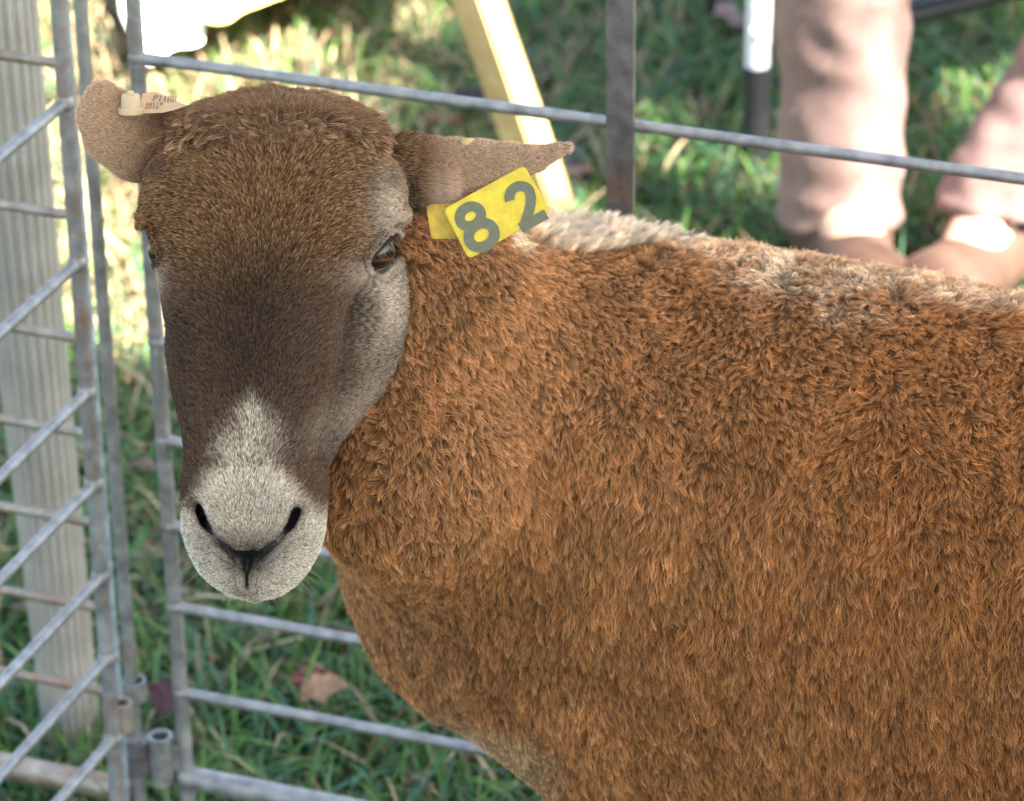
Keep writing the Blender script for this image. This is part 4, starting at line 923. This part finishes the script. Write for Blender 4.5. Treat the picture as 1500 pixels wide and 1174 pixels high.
def personf(P):
    d = np.linalg.norm((P - HD) / [.078, .098, .115], axis=1) * .085 - .085
    d = smin(d, rcone(P, HD + [0, -.03, -.05], HD + [0, -.055, -.09], .05, .035), .03); d = smin(d, rcone(P, HD + [0, -.098, .0], HD + [0, -.117, -.035], .010, .016), .01)
    d = d + .006 * np.exp(-(((np.abs(P[:, 0] - HD[0]) - .032) / .014) ** 2 + ((P[:, 2] - HD[2]) / .011) ** 2)) * (P[:, 1] < HD[1]) + .004 * np.exp(-(((P[:, 0] - HD[0]) / .026) ** 2 + ((P[:, 2] - HD[2] + .062) / .004) ** 2)) * (P[:, 1] < HD[1])
    for sg in (-1, 1): d = smin(d, np.linalg.norm((P - HD - [sg * .08, .01, -.005]) / [.010, .02, .032], axis=1) * .012 - .012, .006)
    d = smin(d, rcone(P, NKp, HD + [0, .01, -.06], .058, .052), .02)
    d = smin(d, rcone(P, PEL, CH, .13, .14), .05); d = smin(d, rcone(P, SH1, SH2, .06, .06), .06)
    for S_, E_, H_, A_, K_, HP, T_, dd in ((SH1, EL1, HN1, A1, K1, H1, T1, (.1, -1, -.1)), (SH2, EL2, HN2, A2, K2, H2, T2, (-.1, -1, -.1))):
        d = smin(d, rcone(P, S_, E_, .052, .040), .02); d = smin(d, rcone(P, E_, H_, .040, .026), .012); d = smin(d, hand(P, H_, dd), .008)
        d = smin(d, rcone(P, HP, K_, .082, .056), .03); d = smin(d, rcone(P, K_, A_, .053, .034), .02); d = smin(d, rcone(P, A_, T_, .036, .025), .015)
    return d
def trousf(P):
    d = smin(rcone(P, PEL, PEL + [0, 0, .08], .155, .15), rcone(P, H1, H2, .10, .10), .05); w_ = .004 * np.sin(P[:, 2] * 75 + 4 * np.sin(P[:, 0] * 30)) * ss(.35, .1, P[:, 2])
    for A_, K_, HP, hem in ((A1, K1, H1, .055), (A2, K2, H2, .085)):
        dn = (A_ - K_); dn = dn / dn[2] * (hem - K_[2]) ; hm = K_ + dn
        leg_ = smin(rcone(P, HP, K_, .098, .072), rcone(P, K_, hm, .066, .062), .02); leg_ = leg_ - (vnoise(P * [1, 1, .6], 26, 3) - .5) * .008 + .011 * np.abs(vnoise(P * [1, 1, 1.6] + P[:, [2, 2, 0]] * [.8, .8, 0], 19, 5) - .5) - .003 * np.exp(-((P[:, 2] - hem - .012) / .006) ** 2)
        cut = hem - P[:, 2] + (P[:, 1] - A_[1]) * -.12; near_ = np.linalg.norm((P - A_)[:, :2], axis=1) < .16; leg_ = np.where(near_ & (P[:, 2] < .3), np.maximum(leg_, cut), leg_); inner = rcone(P, K_, A_, .050, .044); leg_ = np.where(P[:, 2] < hem + .03, np.maximum(leg_, -inner), leg_)
        d = smin(d, leg_, .02)
    return d
def shirtf(P):
    d = smin(rcone(P, PEL + [0, 0, .03], CH, .15, .155), rcone(P, SH1, SH2, .07, .07), .06)
    for S_, E_, H_ in ((SH1, EL1, HN1), (SH2, EL2, HN2)): d = smin(d, rcone(P, S_, E_, .062, .052), .02); d = smin(d, rcone(P, E_, E_ + (H_ - E_) * .8, .050, .036), .012)
    d = np.maximum(d - (vnoise(P, 16, 8) - .5) * .012, P[:, 2] - 1.06); return d
def bootf(A_, T_, K_):
    sh_ = (K_ - A_) / np.linalg.norm(K_ - A_)
    hd_ = (T_ - A_) * [1, 1, 0]; hd_ = hd_ / np.linalg.norm(hd_)
    def f(P):
        d = smin(rcone(P, A_ + sh_ * .12, A_ + [0, 0, -.03], .044, .047), rcone(P, A_ + [0, 0, -.045] - hd_ * .02, T_ + [0, 0, .012], .042, .040), .03)
        d = smin(d, np.linalg.norm((P - T_ - [0, 0, .012]) / [.050, .052, .042], axis=1) * .045 - .045, .02); return np.maximum(d, .018 - P[:, 2])
    return f
def solid(name, f, lo, hi, h, material, parent, it=2):
    g3 = [np.arange(lo[i], hi[i], h) for i in range(3)]; V, Q = nets(f, *g3, lambda a_, b_, c_: h * 5.0 + 0 * a_); V = newton(f, V, it, h); return from_np(name, V, Q, material, parent)
pe = empty('person', (.5, 3.9, 0)); tag(pe, 'person seated behind the pen in dusty pink brown trousers and suede boots', 'person')
solid('body', personf, (.15, 3.38, .0), (.9, 4.3, 1.42), .0085, mat('skin', (.52, .30, .21), .5, var=.08, scale=30), pe)
solid('trousers', trousf, (.15, 3.4, .05), (.9, 4.3, .78), .009, mat('dusty_twill', (.20, .125, .110), .85, var=.12, scale=30, bump=.4, bscale=400), pe)
solid('shirt', shirtf, (.1, 3.6, .4), (.95, 4.35, 1.15), .014, mat('check_shirt', (.12, .18, .28), .85, var=.2, scale=20), pe)
MBT = mat('tan_suede', (.075, .036, .021), .8, var=.16, scale=35, bump=.3); MSO = mat('boot_sole', (.05, .035, .025), .7, var=.2)
for A_, T_, K_ in ((A1, T1, K1), (A2, T2, K2)):
    lo = np.minimum(A_, T_) - [.09, .09, .09]; hi = np.maximum(A_, T_) + [.09, .09, .12]; bo = solid('boot', bootf(A_, T_, K_), lo, hi, .006, MBT, pe)
    hd_ = (T_ - A_) * [1, 1, 0]; hd_ /= np.linalg.norm(hd_); a0 = A_ * [1, 1, 0] - hd_ * .03; a1 = T_ * [1, 1, 0] + hd_ * .01
    MB().box((a0 + a1) / 2 + [0, 0, .010], (a1 - a0) * .62, np.cross(hd_, [0, 0, 1]) * .043, (0, 0, .010)).build('sole', MSO, bo, bevel=.004)
def hairf(P): return np.maximum(np.linalg.norm((P - HD - [0, .012, .012]) / [.086, .106, .122], axis=1) * .09 - .09, -(P[:, 2] - HD[2] - .045 + (P[:, 1] - HD[1]) * 1.0))
solid('hair', hairf, HD - .16, HD + .17, .009, mat('grey_brown_hair', (.16, .11, .08), .7, var=.3, scale=60, bump=.8), pe)
for sg in (-1, 1): MB().blob(HD + np.array([sg * .032, -.079, 0]), .012).build('eye', mat('person_eye', (.1, .07, .05), .2), pe)
print('built')
